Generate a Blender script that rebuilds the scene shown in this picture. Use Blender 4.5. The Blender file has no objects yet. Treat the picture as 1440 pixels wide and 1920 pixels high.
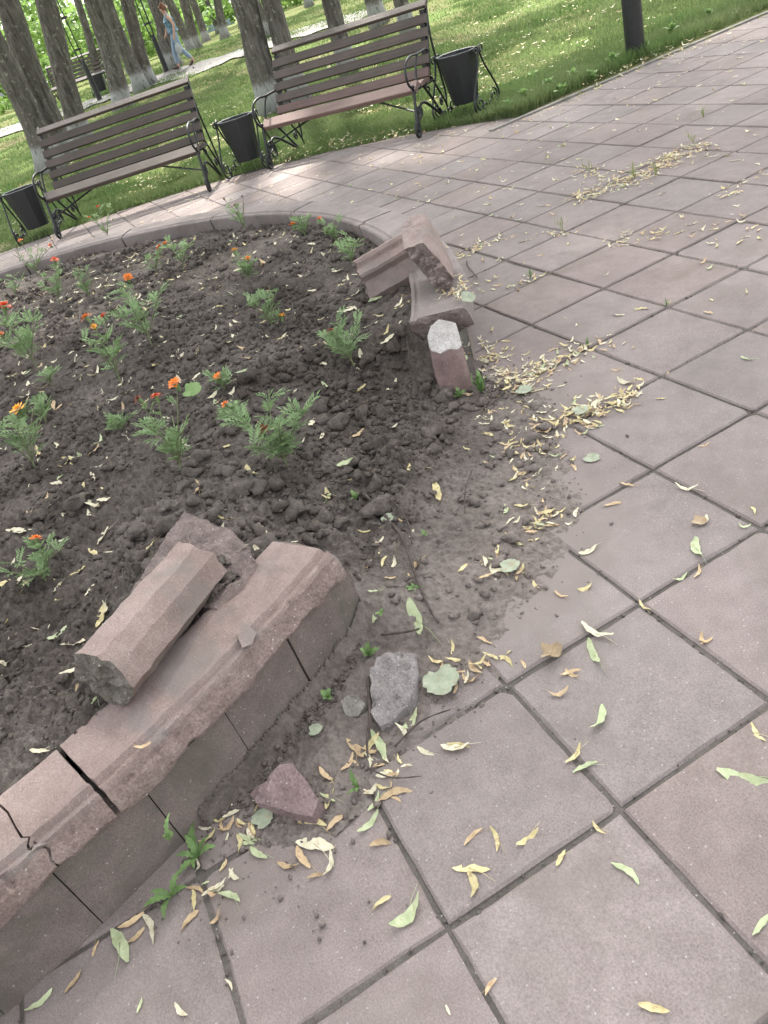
import bpy, bmesh, math, random
import numpy as np
from mathutils import Vector, Matrix

scene = bpy.context.scene
COL = scene.collection
rnd = random.Random(7)
PI = math.pi

# ------------------------------------------------------------------ camera
# solved from the corners of the 40 cm paving slabs; world x/y run along the slab joints, metres
RC = np.array([[0.4260456369844202, 0.8602793958288005, -0.2800079933126439],
               [0.4214114480039773, -0.46258435392285013, -0.7800180170976633],
               [-0.8005607451641201, 0.21432469903912904, -0.5596136316102889]])
FPX = 1435.9                      # focal length for a 1440 x 1920 picture
S = 0.4                           # slab pitch
CAM = -RC.T @ np.array([1.1527014604012122, 1.446240196835472, 3.7327812042639184]) * S
cam_data = bpy.data.cameras.new('camera')
cam = bpy.data.objects.new('camera', cam_data)
COL.objects.link(cam)
m = Matrix.Identity(4)
for i in range(3):
    m[i][0] = RC[0][i]; m[i][1] = -RC[1][i]; m[i][2] = -RC[2][i]; m[i][3] = CAM[i]
cam.matrix_world = m
cam_data.sensor_fit = 'VERTICAL'
cam_data.sensor_height = 32.0
cam_data.lens = FPX / 1920 * 32.0
cam_data.clip_start = 0.05
cam_data.clip_end = 2000
scene.camera = cam
scene.render.resolution_x, scene.render.resolution_y = 768, 1024

# ------------------------------------------------------------------ light
SUN_DIR = Vector((-0.72, 0.30, 0.0)).normalized()      # towards the sun, beyond the benches
SUN_EL = math.radians(54)
world = bpy.data.worlds.new('World')
scene.world = world
world.use_nodes = True
wn = world.node_tree.nodes
wl = world.node_tree.links
bg = wn['Background']
sky = wn.new('ShaderNodeTexSky')
sky.sky_type = 'NISHITA'
sky.sun_disc = False
sky.sun_elevation = SUN_EL
sky.sun_rotation = math.atan2(SUN_DIR.x, SUN_DIR.y)
sky.dust_density = 4.0
sky.ozone_density = 0.6
sky.air_density = 1.0
haz = wn.new('ShaderNodeHueSaturation')               # thin bright cloud: the sky is almost white
haz.inputs['Saturation'].default_value = 0.16
wl.new(sky.outputs[0], haz.inputs['Color'])
wl.new(haz.outputs[0], bg.inputs[0])
bg.inputs[1].default_value = 0.15
sun_data = bpy.data.lights.new('sun', 'SUN')
sun_data.energy = 3.4
sun_data.angle = math.radians(2.5)
sun_data.color = (1.0, 0.94, 0.86)
sun = bpy.data.objects.new('sun', sun_data)
COL.objects.link(sun)
sd = Vector((SUN_DIR.x * math.cos(SUN_EL), SUN_DIR.y * math.cos(SUN_EL), math.sin(SUN_EL)))
sun.rotation_euler = sd.to_track_quat('Z', 'Y').to_euler()
vs = scene.view_settings
vs.view_transform = 'Standard'
vs.look = 'None'
vs.gamma = 1.0
vs.use_curve_mapping = False
vs.exposure = 2.12

# ------------------------------------------------------------------ measuring helpers
CX, CY = -9.3 * S, -5.22 * S        # centre of the round bed and of the paved ring
R_OUT = 15.3 * S                    # paved ring
SOIL = 0.225

def smooth(a, b, x):
    t = np.clip((np.asarray(x, float) - a) / (b - a), 0, 1)
    return t * t * (3 - 2 * t)

def rise(x, y):
    r = np.hypot(np.asarray(x) - CX, np.asarray(y) - CY)
    level = 1 - (1 - smooth(0.0, 3.5, -14 * S - np.asarray(x))) * smooth(1.5, 3.5, y)      # level with the walk that leads away
    return (0.22 * smooth(6.6, 13, r) + 0.63 * smooth(12, 28, r)) * level

def ray(u, v):
    return RC.T @ np.array([(u - 720) / FPX, (v - 960) / FPX, 1.0])

def G(u, v, z=0.0):
    """point of the place at height z that the calibrated photograph shows at (u, v)"""
    d = ray(u, v)
    return Vector(CAM + (z - CAM[2]) / d[2] * d)

def GT(u, v):
    """the same on the rising lawn"""
    d = ray(u, v)
    t = np.concatenate([np.linspace(3, 60, 2400), np.linspace(60, 260, 1500)])
    x = CAM[0] + d[0] * t; y = CAM[1] + d[1] * t; z = CAM[2] + d[2] * t
    k = int(np.argmax(z < rise(x, y)))
    return Vector((x[k], y[k], float(rise(x[k], y[k]))))

def PL(u, v, base):
    """point above base on the upright plane through it"""
    d = ray(u, v)
    n = np.array([base[0] - CAM[0], base[1] - CAM[1], 0.0])
    k = n.dot(np.array(base) - CAM) / n.dot(d)
    return Vector(CAM + k * d)

def PX(p):
    c = RC @ (np.asarray(p, float) - CAM)
    return c[0] / c[2] * FPX + 720, c[1] / c[2] * FPX + 960, c[2]

def polar(deg, r_tiles, z=0.0):
    a = math.radians(deg)
    return Vector((CX + math.cos(a) * r_tiles * S, CY + math.sin(a) * r_tiles * S, z))

# ------------------------------------------------------------------ noise (numpy)
def _hash(ix, iy, iz, seed):
    h = (ix * 374761393 + iy * 668265263 + iz * 2147483647 + seed * 1274126177) & 0xFFFFFFFF
    h = ((h ^ (h >> 13)) * 1274126177) & 0xFFFFFFFF
    h = ((h ^ (h >> 16)) * 2246822519) & 0xFFFFFFFF
    return ((h ^ (h >> 15)) & 0xFFFFFF) / 0xFFFFFF

def vnoise(x, y, z=0.0, seed=0):
    x = np.asarray(x, float); y = np.asarray(y, float); z = np.asarray(z, float) + 0 * x
    ix = np.floor(x).astype(np.int64); iy = np.floor(y).astype(np.int64); iz = np.floor(z).astype(np.int64)
    fx = x - ix; fy = y - iy; fz = z - iz
    fx = fx * fx * fx * (fx * (fx * 6 - 15) + 10); fy = fy * fy * fy * (fy * (fy * 6 - 15) + 10); fz = fz * fz * (3 - 2 * fz)
    r = 0
    for a in (0, 1):
        for b in (0, 1):
            for c in (0, 1):
                w = (fx if a else 1 - fx) * (fy if b else 1 - fy) * (fz if c else 1 - fz)
                r = r + w * _hash(ix + a, iy + b, iz + c, seed)
    return r * 2 - 1

def fbm(x, y, z=0.0, octaves=4, seed=0, gain=0.5):
    r = 0; amp = 1.0; f = 1.0
    for o in range(octaves):
        r = r + amp * vnoise(np.asarray(x) * f + 17.3 * o, np.asarray(y) * f - 9.1 * o, np.asarray(z) * f, seed + o)
        amp *= gain; f *= 2.03
    return r

def worley(x, y, seed=0):
    x = np.asarray(x, float); y = np.asarray(y, float)
    ix = np.floor(x).astype(np.int64); iy = np.floor(y).astype(np.int64)
    d1 = np.full(x.shape, 9.0); hv = np.zeros(x.shape)
    for a in (-1, 0, 1):
        for b in (-1, 0, 1):
            jx = ix + a; jy = iy + b
            px = jx + _hash(jx, jy, 0 * jx, seed); py = jy + _hash(jx, jy, 0 * jx, seed + 5)
            hh = _hash(jx, jy, 0 * jx, seed + 9)
            d = np.hypot(x - px, y - py)
            w = d < d1
            d1 = np.where(w, d, d1); hv = np.where(w, hh, hv)
    return d1, hv

# ------------------------------------------------------------------ mesh helpers
class MB:
    """collects pieces that end up as ONE mesh"""
    def __init__(self):
        self.v = []; self.f = []
    def add(self, v, f):
        o = len(self.v)
        self.v.extend([tuple(p) for p in v])
        self.f.extend([tuple(i + o for i in q) for q in f])
        return self
    def mesh(self, name):
        me = bpy.data.meshes.new(name)
        me.from_pydata(self.v, [], self.f)
        me.update()
        return me

def np_mesh(name, verts, faces):
    """fast path; faces all have the same number of corners"""
    verts = np.asarray(verts, np.float32); faces = np.asarray(faces, np.int32)
    me = bpy.data.meshes.new(name)
    n, k = faces.shape
    me.vertices.add(len(verts)); me.vertices.foreach_set('co', verts.ravel())
    me.loops.add(n * k); me.loops.foreach_set('vertex_index', faces.ravel())
    me.polygons.add(n)
    me.polygons.foreach_set('loop_start', np.arange(n, dtype=np.int32) * k)
    me.update(calc_edges=True)
    me.validate()
    return me

def obj(name, me, mat=None, parent=None, smooth_shade=False, kind=None):
    if isinstance(me, MB):
        me = me.mesh(name)
    if mat is not None and not me.materials:
        for mm in (mat if isinstance(mat, (list, tuple)) else [mat]):
            me.materials.append(mm)
    if smooth_shade:
        me.polygons.foreach_set('use_smooth', np.ones(len(me.polygons), dtype=bool))
    o = bpy.data.objects.new(name, me)
    COL.objects.link(o)
    if parent is not None:
        o.parent = parent
    if kind:
        o['kind'] = kind
    return o

def tag(o, label, cat, group=None):
    o['label'] = label; o['category'] = cat
    if group:
        o['group'] = group
    return o

def empty(name, loc=(0, 0, 0), rotz=0.0, label=None, cat=None, group=None):
    o = bpy.data.objects.new(name, None)
    o.empty_display_size = 0.1
    COL.objects.link(o)
    o.location = loc; o.rotation_euler = (0, 0, rotz)
    if label:
        tag(o, label, cat, group)
    return o

def copy_tree(o, parent=None):
    c = o.copy()
    COL.objects.link(c)
    c.parent = parent
    for ch in list(o.children):
        copy_tree(ch, c)
    return c

def frame_of(d):
    d = Vector(d).normalized()
    a = Vector((0, 0, 1)) if abs(d.z) < 0.9 else Vector((1, 0, 0))
    x = d.cross(a).normalized(); y = d.cross(x).normalized()
    return x, y

def tube(pts, rad, n=6, closed_ends=True, flat=1.0):
    pts = [Vector(p) for p in pts]
    if not hasattr(rad, '__len__'):
        rad = [rad] * len(pts)
    v = []; f = []
    px = None
    for i, p in enumerate(pts):
        d = pts[min(i + 1, len(pts) - 1)] - pts[max(i - 1, 0)]
        if d.length < 1e-9: d = Vector((0, 0, 1))
        d.normalize()
        if px is None:
            px, py = frame_of(d)
        else:
            px = (px - d * px.dot(d))
            if px.length < 1e-6: px, py = frame_of(d)
            px.normalize(); py = d.cross(px)
        for k in range(n):
            a = 2 * PI * k / n
            v.append(p + px * (math.cos(a) * rad[i]) + py * (math.sin(a) * rad[i] * flat))
    for i in range(len(pts) - 1):
        for k in range(n):
            a = i * n + k; b = i * n + (k + 1) % n
            f.append((a, b, b + n, a + n))
    if closed_ends:
        f.append(tuple(reversed(range(n)))); f.append(tuple(range(len(v) - n, len(v))))
    return v, f

def bez(pts, steps=6):
    """Catmull-Rom through the points"""
    P = [Vector(p) for p in pts]
    out = []
    for i in range(len(P) - 1):
        p0 = P[max(i - 1, 0)]; p1 = P[i]; p2 = P[i + 1]; p3 = P[min(i + 2, len(P) - 1)]
        for s in range(steps):
            t = s / steps
            out.append(0.5 * ((2 * p1) + (p2 - p0) * t + (2 * p0 - 5 * p1 + 4 * p2 - p3) * t * t + (3 * p1 - p0 - 3 * p2 + p3) * t ** 3))
    out.append(P[-1])
    return out

def box(cx, cy, cz, sx, sy, sz, bev=0.0):
    if bev <= 0:
        v = [(cx + a * sx / 2, cy + b * sy / 2, cz + c * sz / 2) for a in (-1, 1) for b in (-1, 1) for c in (-1, 1)]
        f = [(0, 1, 3, 2), (4, 6, 7, 5), (0, 4, 5, 1), (2, 3, 7, 6), (0, 2, 6, 4), (1, 5, 7, 3)]
        return v, f
    v = []
    for a in (-1, 1):
        for (b, c) in ((-1, -1), (1, -1), (1, 1), (-1, 1)):
            y = sy / 2; z = sz / 2
            if b * c > 0: o = [(b * (y - 0), c * (z - bev)), (b * (y - bev), c * z)]
            else: o = [(b * (y - bev), c * z), (b * y, c * (z - bev))]
            for q in o: v.append((cx + a * sx / 2, cy + q[0], cz + q[1]))
    n = 8
    f = [tuple(range(n - 1, -1, -1)), tuple(range(n, 2 * n))]
    for k in range(n):
        f.append((k, (k + 1) % n, (k + 1) % n + n, k + n))
    return v, f

# ------------------------------------------------------------------ materials
def ramp(nt, fac, stops):
    r = nt.nodes.new('ShaderNodeValToRGB')
    e = r.color_ramp.elements
    while len(e) > 1: e.remove(e[-1])
    e[0].position = stops[0][0]; e[0].color = (*stops[0][1], 1) if len(stops[0][1]) == 3 else stops[0][1]
    for p, c in stops[1:]:
        q = e.new(p); q.color = (*c, 1) if len(c) == 3 else c
    nt.links.new(fac, r.inputs[0])
    return r.outputs[0]

def tex_noise(nt, vec, scale, detail=4, rough=0.55, distort=0.0):
    n = nt.nodes.new('ShaderNodeTexNoise')
    n.inputs['Scale'].default_value = scale; n.inputs['Detail'].default_value = detail
    n.inputs['Roughness'].default_value = rough; n.inputs['Distortion'].default_value = distort
    nt.links.new(vec, n.inputs['Vector'])
    return n.outputs[0]

def mixc(nt, fac, a, b, mode='MIX'):
    n = nt.nodes.new('ShaderNodeMix'); n.data_type = 'RGBA'; n.blend_type = mode
    if isinstance(fac, (int, float)): n.inputs[0].default_value = fac
    else: nt.links.new(fac, n.inputs[0])
    for i, x in ((6, a), (7, b)):
        if isinstance(x, tuple): n.inputs[i].default_value = (*x, 1)
        else: nt.links.new(x, n.inputs[i])
    return n.outputs[2]

def math_n(nt, op, a, b=None, clamp=False):
    n = nt.nodes.new('ShaderNodeMath'); n.operation = op; n.use_clamp = clamp
    for i, x in enumerate((a, b)):
        if x is None: continue
        if isinstance(x, (int, float)): n.inputs[i].default_value = x
        else: nt.links.new(x, n.inputs[i])
    return n.outputs[0]

def new_mat(name):
    mt = bpy.data.materials.new(name); mt.use_nodes = True
    nt = mt.node_tree
    return mt, nt, nt.nodes['Principled BSDF']

def world_pos(nt):
    g = nt.nodes.new('ShaderNodeNewGeometry')
    return g.outputs['Position']

def obj_pos(nt):
    g = nt.nodes.new('ShaderNodeTexCoord')
    return g.outputs['Object']

def bump(nt, bs, height, strength=0.5, dist=0.01):
    b = nt.nodes.new('ShaderNodeBump')
    b.inputs['Strength'].default_value = strength; b.inputs['Distance'].default_value = dist
    nt.links.new(height, b.inputs['Height']); nt.links.new(b.outputs[0], bs.inputs['Normal'])

def obj_random(nt):
    return nt.nodes.new('ShaderNodeObjectInfo').outputs['Random']

def concrete(name, stops, big=2.0, grain=220.0, rough=0.9, bump_d=0.003, stain=None, speck=0.6, mid=14.0, local=False, rand=0.0, bump_s=0.6):
    """cast or broken concrete: blotches, grain, pale aggregate specks and optional stains"""
    mt, nt, bs = new_mat(name)
    p = obj_pos(nt) if local else world_pos(nt)
    n1 = tex_noise(nt, p, big, 6, 0.6)
    n2 = tex_noise(nt, p, mid, 5, 0.65)
    f = math_n(nt, 'ADD', math_n(nt, 'MULTIPLY', n1, 0.6), math_n(nt, 'MULTIPLY', n2, 0.4))
    c = ramp(nt, f, stops)
    g = tex_noise(nt, p, grain, 3, 0.7)
    c = mixc(nt, 0.45, c, ramp(nt, g, [(0.25, (0.12, 0.11, 0.11)), (0.5, (0.5, 0.5, 0.5)), (0.75, (0.88, 0.88, 0.87))]), 'OVERLAY')
    if speck > 0:
        vo = nt.nodes.new('ShaderNodeTexVoronoi'); vo.inputs['Scale'].default_value = 75.0
        nt.links.new(p, vo.inputs['Vector'])
        sp = ramp(nt, vo.outputs['Distance'], [(0.10, (1, 1, 1)), (0.17, (0, 0, 0))])
        sep = nt.nodes.new('ShaderNodeSeparateColor'); nt.links.new(vo.outputs['Color'], sep.inputs[0])
        sel = math_n(nt, 'GREATER_THAN', sep.outputs[0], 0.72)
        drk = math_n(nt, 'LESS_THAN', sep.outputs[0], 0.10)
        c = mixc(nt, math_n(nt, 'MULTIPLY', math_n(nt, 'MULTIPLY', sp, sel), speck), c, (0.72, 0.69, 0.66))
        c = mixc(nt, math_n(nt, 'MULTIPLY', math_n(nt, 'MULTIPLY', sp, drk), speck * 0.7), c, (0.06, 0.055, 0.05))
    if stain:
        col, sc, lo, hi, amt = stain
        sn = tex_noise(nt, p, sc, 5, 0.6, 0.6)
        c = mixc(nt, math_n(nt, 'MULTIPLY', ramp(nt, sn, [(lo, (0, 0, 0)), (hi, (1, 1, 1))]), amt), c, col)
    if rand:
        hs = nt.nodes.new('ShaderNodeHueSaturation')
        nt.links.new(c, hs.inputs['Color'])
        nt.links.new(math_n(nt, 'ADD', math_n(nt, 'MULTIPLY', obj_random(nt), rand), 1 - rand / 2), hs.inputs['Value'])
        sr = math_n(nt, 'FRACT', math_n(nt, 'MULTIPLY', obj_random(nt), 37.7))
        nt.links.new(math_n(nt, 'ADD', math_n(nt, 'MULTIPLY', sr, 0.35), 0.85), hs.inputs['Saturation'])
        c = hs.outputs[0]
    nt.links.new(c, bs.inputs['Base Color'])
    bs.inputs['Roughness'].default_value = rough
    bs.inputs['Specular IOR Level'].default_value = 0.25
    h = math_n(nt, 'ADD', math_n(nt, 'MULTIPLY', g, 0.5), n2)
    bump(nt, bs, h, bump_s, bump_d)
    return mt

def plain(name, c1, c2, scale=8.0, rough=0.6, metal=0.0, spec=0.4, bump_d=0.0, local=True, rand=0.0, stretch=None, detail=4):
    mt, nt, bs = new_mat(name)
    p = obj_pos(nt) if local else world_pos(nt)
    if stretch:
        mp = nt.nodes.new('ShaderNodeMapping'); mp.inputs['Scale'].default_value = stretch
        nt.links.new(p, mp.inputs['Vector']); p = mp.outputs[0]
    n = tex_noise(nt, p, scale, detail, 0.6)
    c = ramp(nt, n, [(0.3, c1), (0.7, c2)])
    if rand:
        hs = nt.nodes.new('ShaderNodeHueSaturation')
        nt.links.new(c, hs.inputs['Color'])
        nt.links.new(math_n(nt, 'ADD', math_n(nt, 'MULTIPLY', obj_random(nt), rand), 1 - rand / 2), hs.inputs['Value'])
        c = hs.outputs[0]
    nt.links.new(c, bs.inputs['Base Color'])
    bs.inputs['Roughness'].default_value = rough; bs.inputs['Metallic'].default_value = metal
    bs.inputs['Specular IOR Level'].default_value = spec
    if bump_d: bump(nt, bs, n, 0.6, bump_d)
    return mt

def leafy(name, c1, c2, scale=20.0, trans=0.35, rough=0.6, local=False, rand=0.0, spots=0.0):
    """thin leaf: reflects and lets light through"""
    mt, nt, bs = new_mat(name)
    p = obj_pos(nt) if local else world_pos(nt)
    n = tex_noise(nt, p, scale, 3, 0.6)
    c = ramp(nt, n, [(0.3, c1), (0.7, c2)])
    if rand:
        hs = nt.nodes.new('ShaderNodeHueSaturation')
        nt.links.new(c, hs.inputs['Color'])
        nt.links.new(math_n(nt, 'ADD', math_n(nt, 'MULTIPLY', obj_random(nt), rand), 1 - rand / 2), hs.inputs['Value'])
        c = hs.outputs[0]
    if spots:                                    # brown flecks and dried margins
        sn = tex_noise(nt, p, 95.0, 3, 0.6); s2 = tex_noise(nt, p, 31.0, 3, 0.6)
        k = math_n(nt, 'MAXIMUM', ramp(nt, sn, [(0.60, (0, 0, 0)), (0.68, (1, 1, 1))]), ramp(nt, s2, [(0.58, (0, 0, 0)), (0.72, (1, 1, 1))]))
        c = mixc(nt, math_n(nt, 'MULTIPLY', k, spots), c, (0.26, 0.165, 0.085))
    nt.links.new(c, bs.inputs['Base Color'])
    bs.inputs['Roughness'].default_value = rough; bs.inputs['Specular IOR Level'].default_value = 0.3
    tr = nt.nodes.new('ShaderNodeBsdfTranslucent'); nt.links.new(c, tr.inputs[0])
    mx = nt.nodes.new('ShaderNodeMixShader'); mx.inputs[0].default_value = trans
    nt.links.new(bs.outputs[0], mx.inputs[1]); nt.links.new(tr.outputs[0], mx.inputs[2])
    nt.links.new(mx.outputs[0], nt.nodes['Material Output'].inputs['Surface'])
    return mt

M = {}
M['slab'] = concrete('paving concrete', [(0.28, (0.138, 0.115, 0.108)), (0.5, (0.190, 0.161, 0.152)), (0.74, (0.248, 0.215, 0.203))], big=1.7, grain=260, bump_d=0.0015, rand=0.10, speck=0.22,
                     stain=((0.135, 0.114, 0.10), 3.6, 0.50, 0.70, 0.6))
def add_dirt_film(mt, spots, col):
    """thin washed-out soil round given places"""
    nt = mt.node_tree; bs = nt.nodes['Principled BSDF']
    src = bs.inputs['Base Color'].links[0].from_socket
    p = world_pos(nt); n = tex_noise(nt, p, 9.0, 5, 0.65); n2 = tex_noise(nt, p, 70.0, 3, 0.7)
    tot = None
    for (x, y, r0, r1) in spots:
        d = nt.nodes.new('ShaderNodeVectorMath'); d.operation = 'DISTANCE'; d.inputs[1].default_value = (x, y, 0); nt.links.new(p, d.inputs[0])
        dd = math_n(nt, 'ADD', d.outputs['Value'], math_n(nt, 'MULTIPLY', math_n(nt, 'SUBTRACT', n, 0.5), 0.45))
        mr = nt.nodes.new('ShaderNodeMapRange'); mr.inputs['From Min'].default_value = r0; mr.inputs['From Max'].default_value = r1
        mr.inputs['To Min'].default_value = 1.0; mr.inputs['To Max'].default_value = 0.0; nt.links.new(dd, mr.inputs['Value'])
        tot = mr.outputs[0] if tot is None else math_n(nt, 'MAXIMUM', tot, mr.outputs[0])
    f = math_n(nt, 'MULTIPLY', tot, math_n(nt, 'ADD', math_n(nt, 'MULTIPLY', n2, 0.7), 0.45), True)
    c = mixc(nt, f, src, col)
    nt.links.new(c, bs.inputs['Base Color'])
add_dirt_film(M['slab'], [tuple(G(880, 1020).xy) + (0.36, 0.52), tuple(G(960, 780).xy) + (0.18, 0.42), tuple(G(620, 1400).xy) + (0.17, 0.30), tuple(G(430, 1560).xy) + (0.05, 0.16)], (0.175, 0.149, 0.135))
M['joint'] = concrete('joint dirt', [(0.3, (0.06, 0.053, 0.047)), (0.6, (0.115, 0.102, 0.092)), (0.8, (0.18, 0.158, 0.142))], big=9, mid=60, grain=300, bump_d=0.006, speck=0.3)
M['cap'] = concrete('mauve coping concrete', [(0.3, (0.145, 0.107, 0.095)), (0.5, (0.220, 0.167, 0.150)), (0.75, (0.29, 0.238, 0.218))], big=3.2, mid=18, grain=240, bump_d=0.003, speck=0.22,
                    stain=((0.15, 0.14, 0.13), 5.0, 0.52, 0.66, 0.6))
M['cap_far'] = concrete('greyed coping concrete', [(0.3, (0.14, 0.118, 0.11)), (0.5, (0.195, 0.167, 0.157)), (0.75, (0.25, 0.22, 0.207))], big=2.4, mid=14, grain=240, bump_d=0.002, speck=0.3,
                    stain=((0.13, 0.115, 0.105), 4.0, 0.5, 0.66, 0.6))
M['chipped'] = concrete('chipped coping edge', [(0.3, (0.12, 0.086, 0.076)), (0.5, (0.20, 0.15, 0.134)), (0.75, (0.29, 0.235, 0.21))], big=9, mid=45, grain=150, bump_d=0.011, speck=0.5, bump_s=0.9)
M['facing'] = concrete('weathered facing slab', [(0.3, (0.095, 0.079, 0.071)), (0.5, (0.163, 0.132, 0.119)), (0.75, (0.232, 0.185, 0.168))], big=3.5, mid=9, grain=240, bump_d=0.0025, speck=0.35,
                       stain=((0.085, 0.082, 0.064), 5.0, 0.48, 0.64, 0.65))
M['broken'] = concrete('fresh break in concrete', [(0.3, (0.085, 0.066, 0.06)), (0.5, (0.155, 0.122, 0.112)), (0.75, (0.24, 0.195, 0.178))], big=14, mid=60, grain=160, bump_d=0.012, speck=0.6, local=True, bump_s=0.9)
M['white_break'] = concrete('pale mortar break', [(0.3, (0.27, 0.25, 0.235)), (0.5, (0.38, 0.36, 0.345)), (0.75, (0.47, 0.455, 0.44))], big=14, mid=60, grain=160, bump_d=0.012, speck=0.3, local=True)
M['mortar'] = concrete('grey mortar', [(0.3, (0.13, 0.12, 0.105)), (0.6, (0.22, 0.21, 0.19)), (0.8, (0.3, 0.29, 0.27))], big=8, mid=40, grain=200, bump_d=0.006, speck=0.4)
M['grey_stone'] = concrete('grey violet stone', [(0.3, (0.135, 0.12, 0.118)), (0.5, (0.20, 0.182, 0.177)), (0.75, (0.29, 0.268, 0.26))], big=10, mid=50, grain=160, bump_d=0.012, speck=0.5)
M['red_stone'] = concrete('brown red concrete lump', [(0.3, (0.12, 0.085, 0.085)), (0.5, (0.18, 0.13, 0.13)), (0.75, (0.25, 0.19, 0.185))], big=10, mid=50, grain=160, bump_d=0.006, speck=0.4)

def soil_mat():
    mt, nt, bs = new_mat('garden soil')
    p = world_pos(nt)
    n1 = tex_noise(nt, p, 3.0, 5, 0.6); n2 = tex_noise(nt, p, 45.0, 6, 0.7); n3 = tex_noise(nt, p, 260.0, 3, 0.7)
    f = math_n(nt, 'ADD', math_n(nt, 'MULTIPLY', n1, 0.55), math_n(nt, 'MULTIPLY', n2, 0.45))
    c = ramp(nt, f, [(0.30, (0.033, 0.028, 0.025)), (0.44, (0.068, 0.058, 0.051)), (0.58, (0.125, 0.109, 0.098)), (0.74, (0.235, 0.21, 0.19))])
    c = mixc(nt, 0.4, c, ramp(nt, n3, [(0.3, (0.2, 0.2, 0.2)), (0.7, (0.8, 0.8, 0.78))]), 'OVERLAY')
    d = nt.nodes.new('ShaderNodeVectorMath'); d.operation = 'DISTANCE'; d.inputs[1].default_value = (CX, CY, 0.0); nt.links.new(p, d.inputs[0])
    mr = nt.nodes.new('ShaderNodeMapRange'); mr.inputs['From Min'].default_value = 3.30; mr.inputs['From Max'].default_value = 3.70; nt.links.new(math_n(nt, 'ADD', d.outputs['Value'], math_n(nt, 'MULTIPLY', math_n(nt, 'SUBTRACT', n1, 0.5), 0.5)), mr.inputs['Value'])
    c = mixc(nt, math_n(nt, 'MULTIPLY', mr.outputs[0], 0.88), c, ramp(nt, n2, [(0.32, (0.125, 0.105, 0.094)), (0.7, (0.225, 0.193, 0.175))]))
    nt.links.new(c, bs.inputs['Base Color'])
    bs.inputs['Roughness'].default_value = 1.0; bs.inputs['Specular IOR Level'].default_value = 0.1
    vo = nt.nodes.new('ShaderNodeTexVoronoi'); vo.inputs['Scale'].default_value = 85.0; nt.links.new(p, vo.inputs['Vector'])
    bump(nt, bs, math_n(nt, 'SUBTRACT', math_n(nt, 'ADD', n2, math_n(nt, 'MULTIPLY', n3, 0.45)), math_n(nt, 'MULTIPLY', vo.outputs['Distance'], 0.5)), 0.8, 0.007)
    return mt
M['soil'] = soil_mat()
M['iron'] = plain('black painted iron', (0.005, 0.0055, 0.006), (0.014, 0.015, 0.016), 30, 0.45, 0.0, 0.5, bump_d=0.001)
M['bin'] = plain('dark sheet metal', (0.009, 0.010, 0.011), (0.017, 0.018, 0.020), 6, 0.5, 0.0, 0.45, bump_d=0.001)

# ================================================================== ground and paving
def paved(x, y):
    r = np.hypot(x - CX, y - CY)
    return (r < R_OUT) | ((x > -14 * S) & (x < -5 * S) & (y > 6 * S) & (y < 40 * S))

def lawn_z(x, y):
    """lawn surface: level with the paving at its edge, uneven further out"""
    x = np.asarray(x, float); y = np.asarray(y, float)
    z = rise(x, y) - 0.004 + 0.012 * smooth(R_OUT, R_OUT + 0.5, np.hypot(x - CX, y - CY)) + 0.03 * fbm(x * 0.8, y * 0.8, 0, 3, 3) * smooth(R_OUT, R_OUT + 2, np.hypot(x - CX, y - CY)) * (1 - (1 - smooth(0.0, 1.5, -14 * S - x)) * smooth(1.0, 2.5, y))
    return np.where(paved(x, y), -0.03, z)

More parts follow.
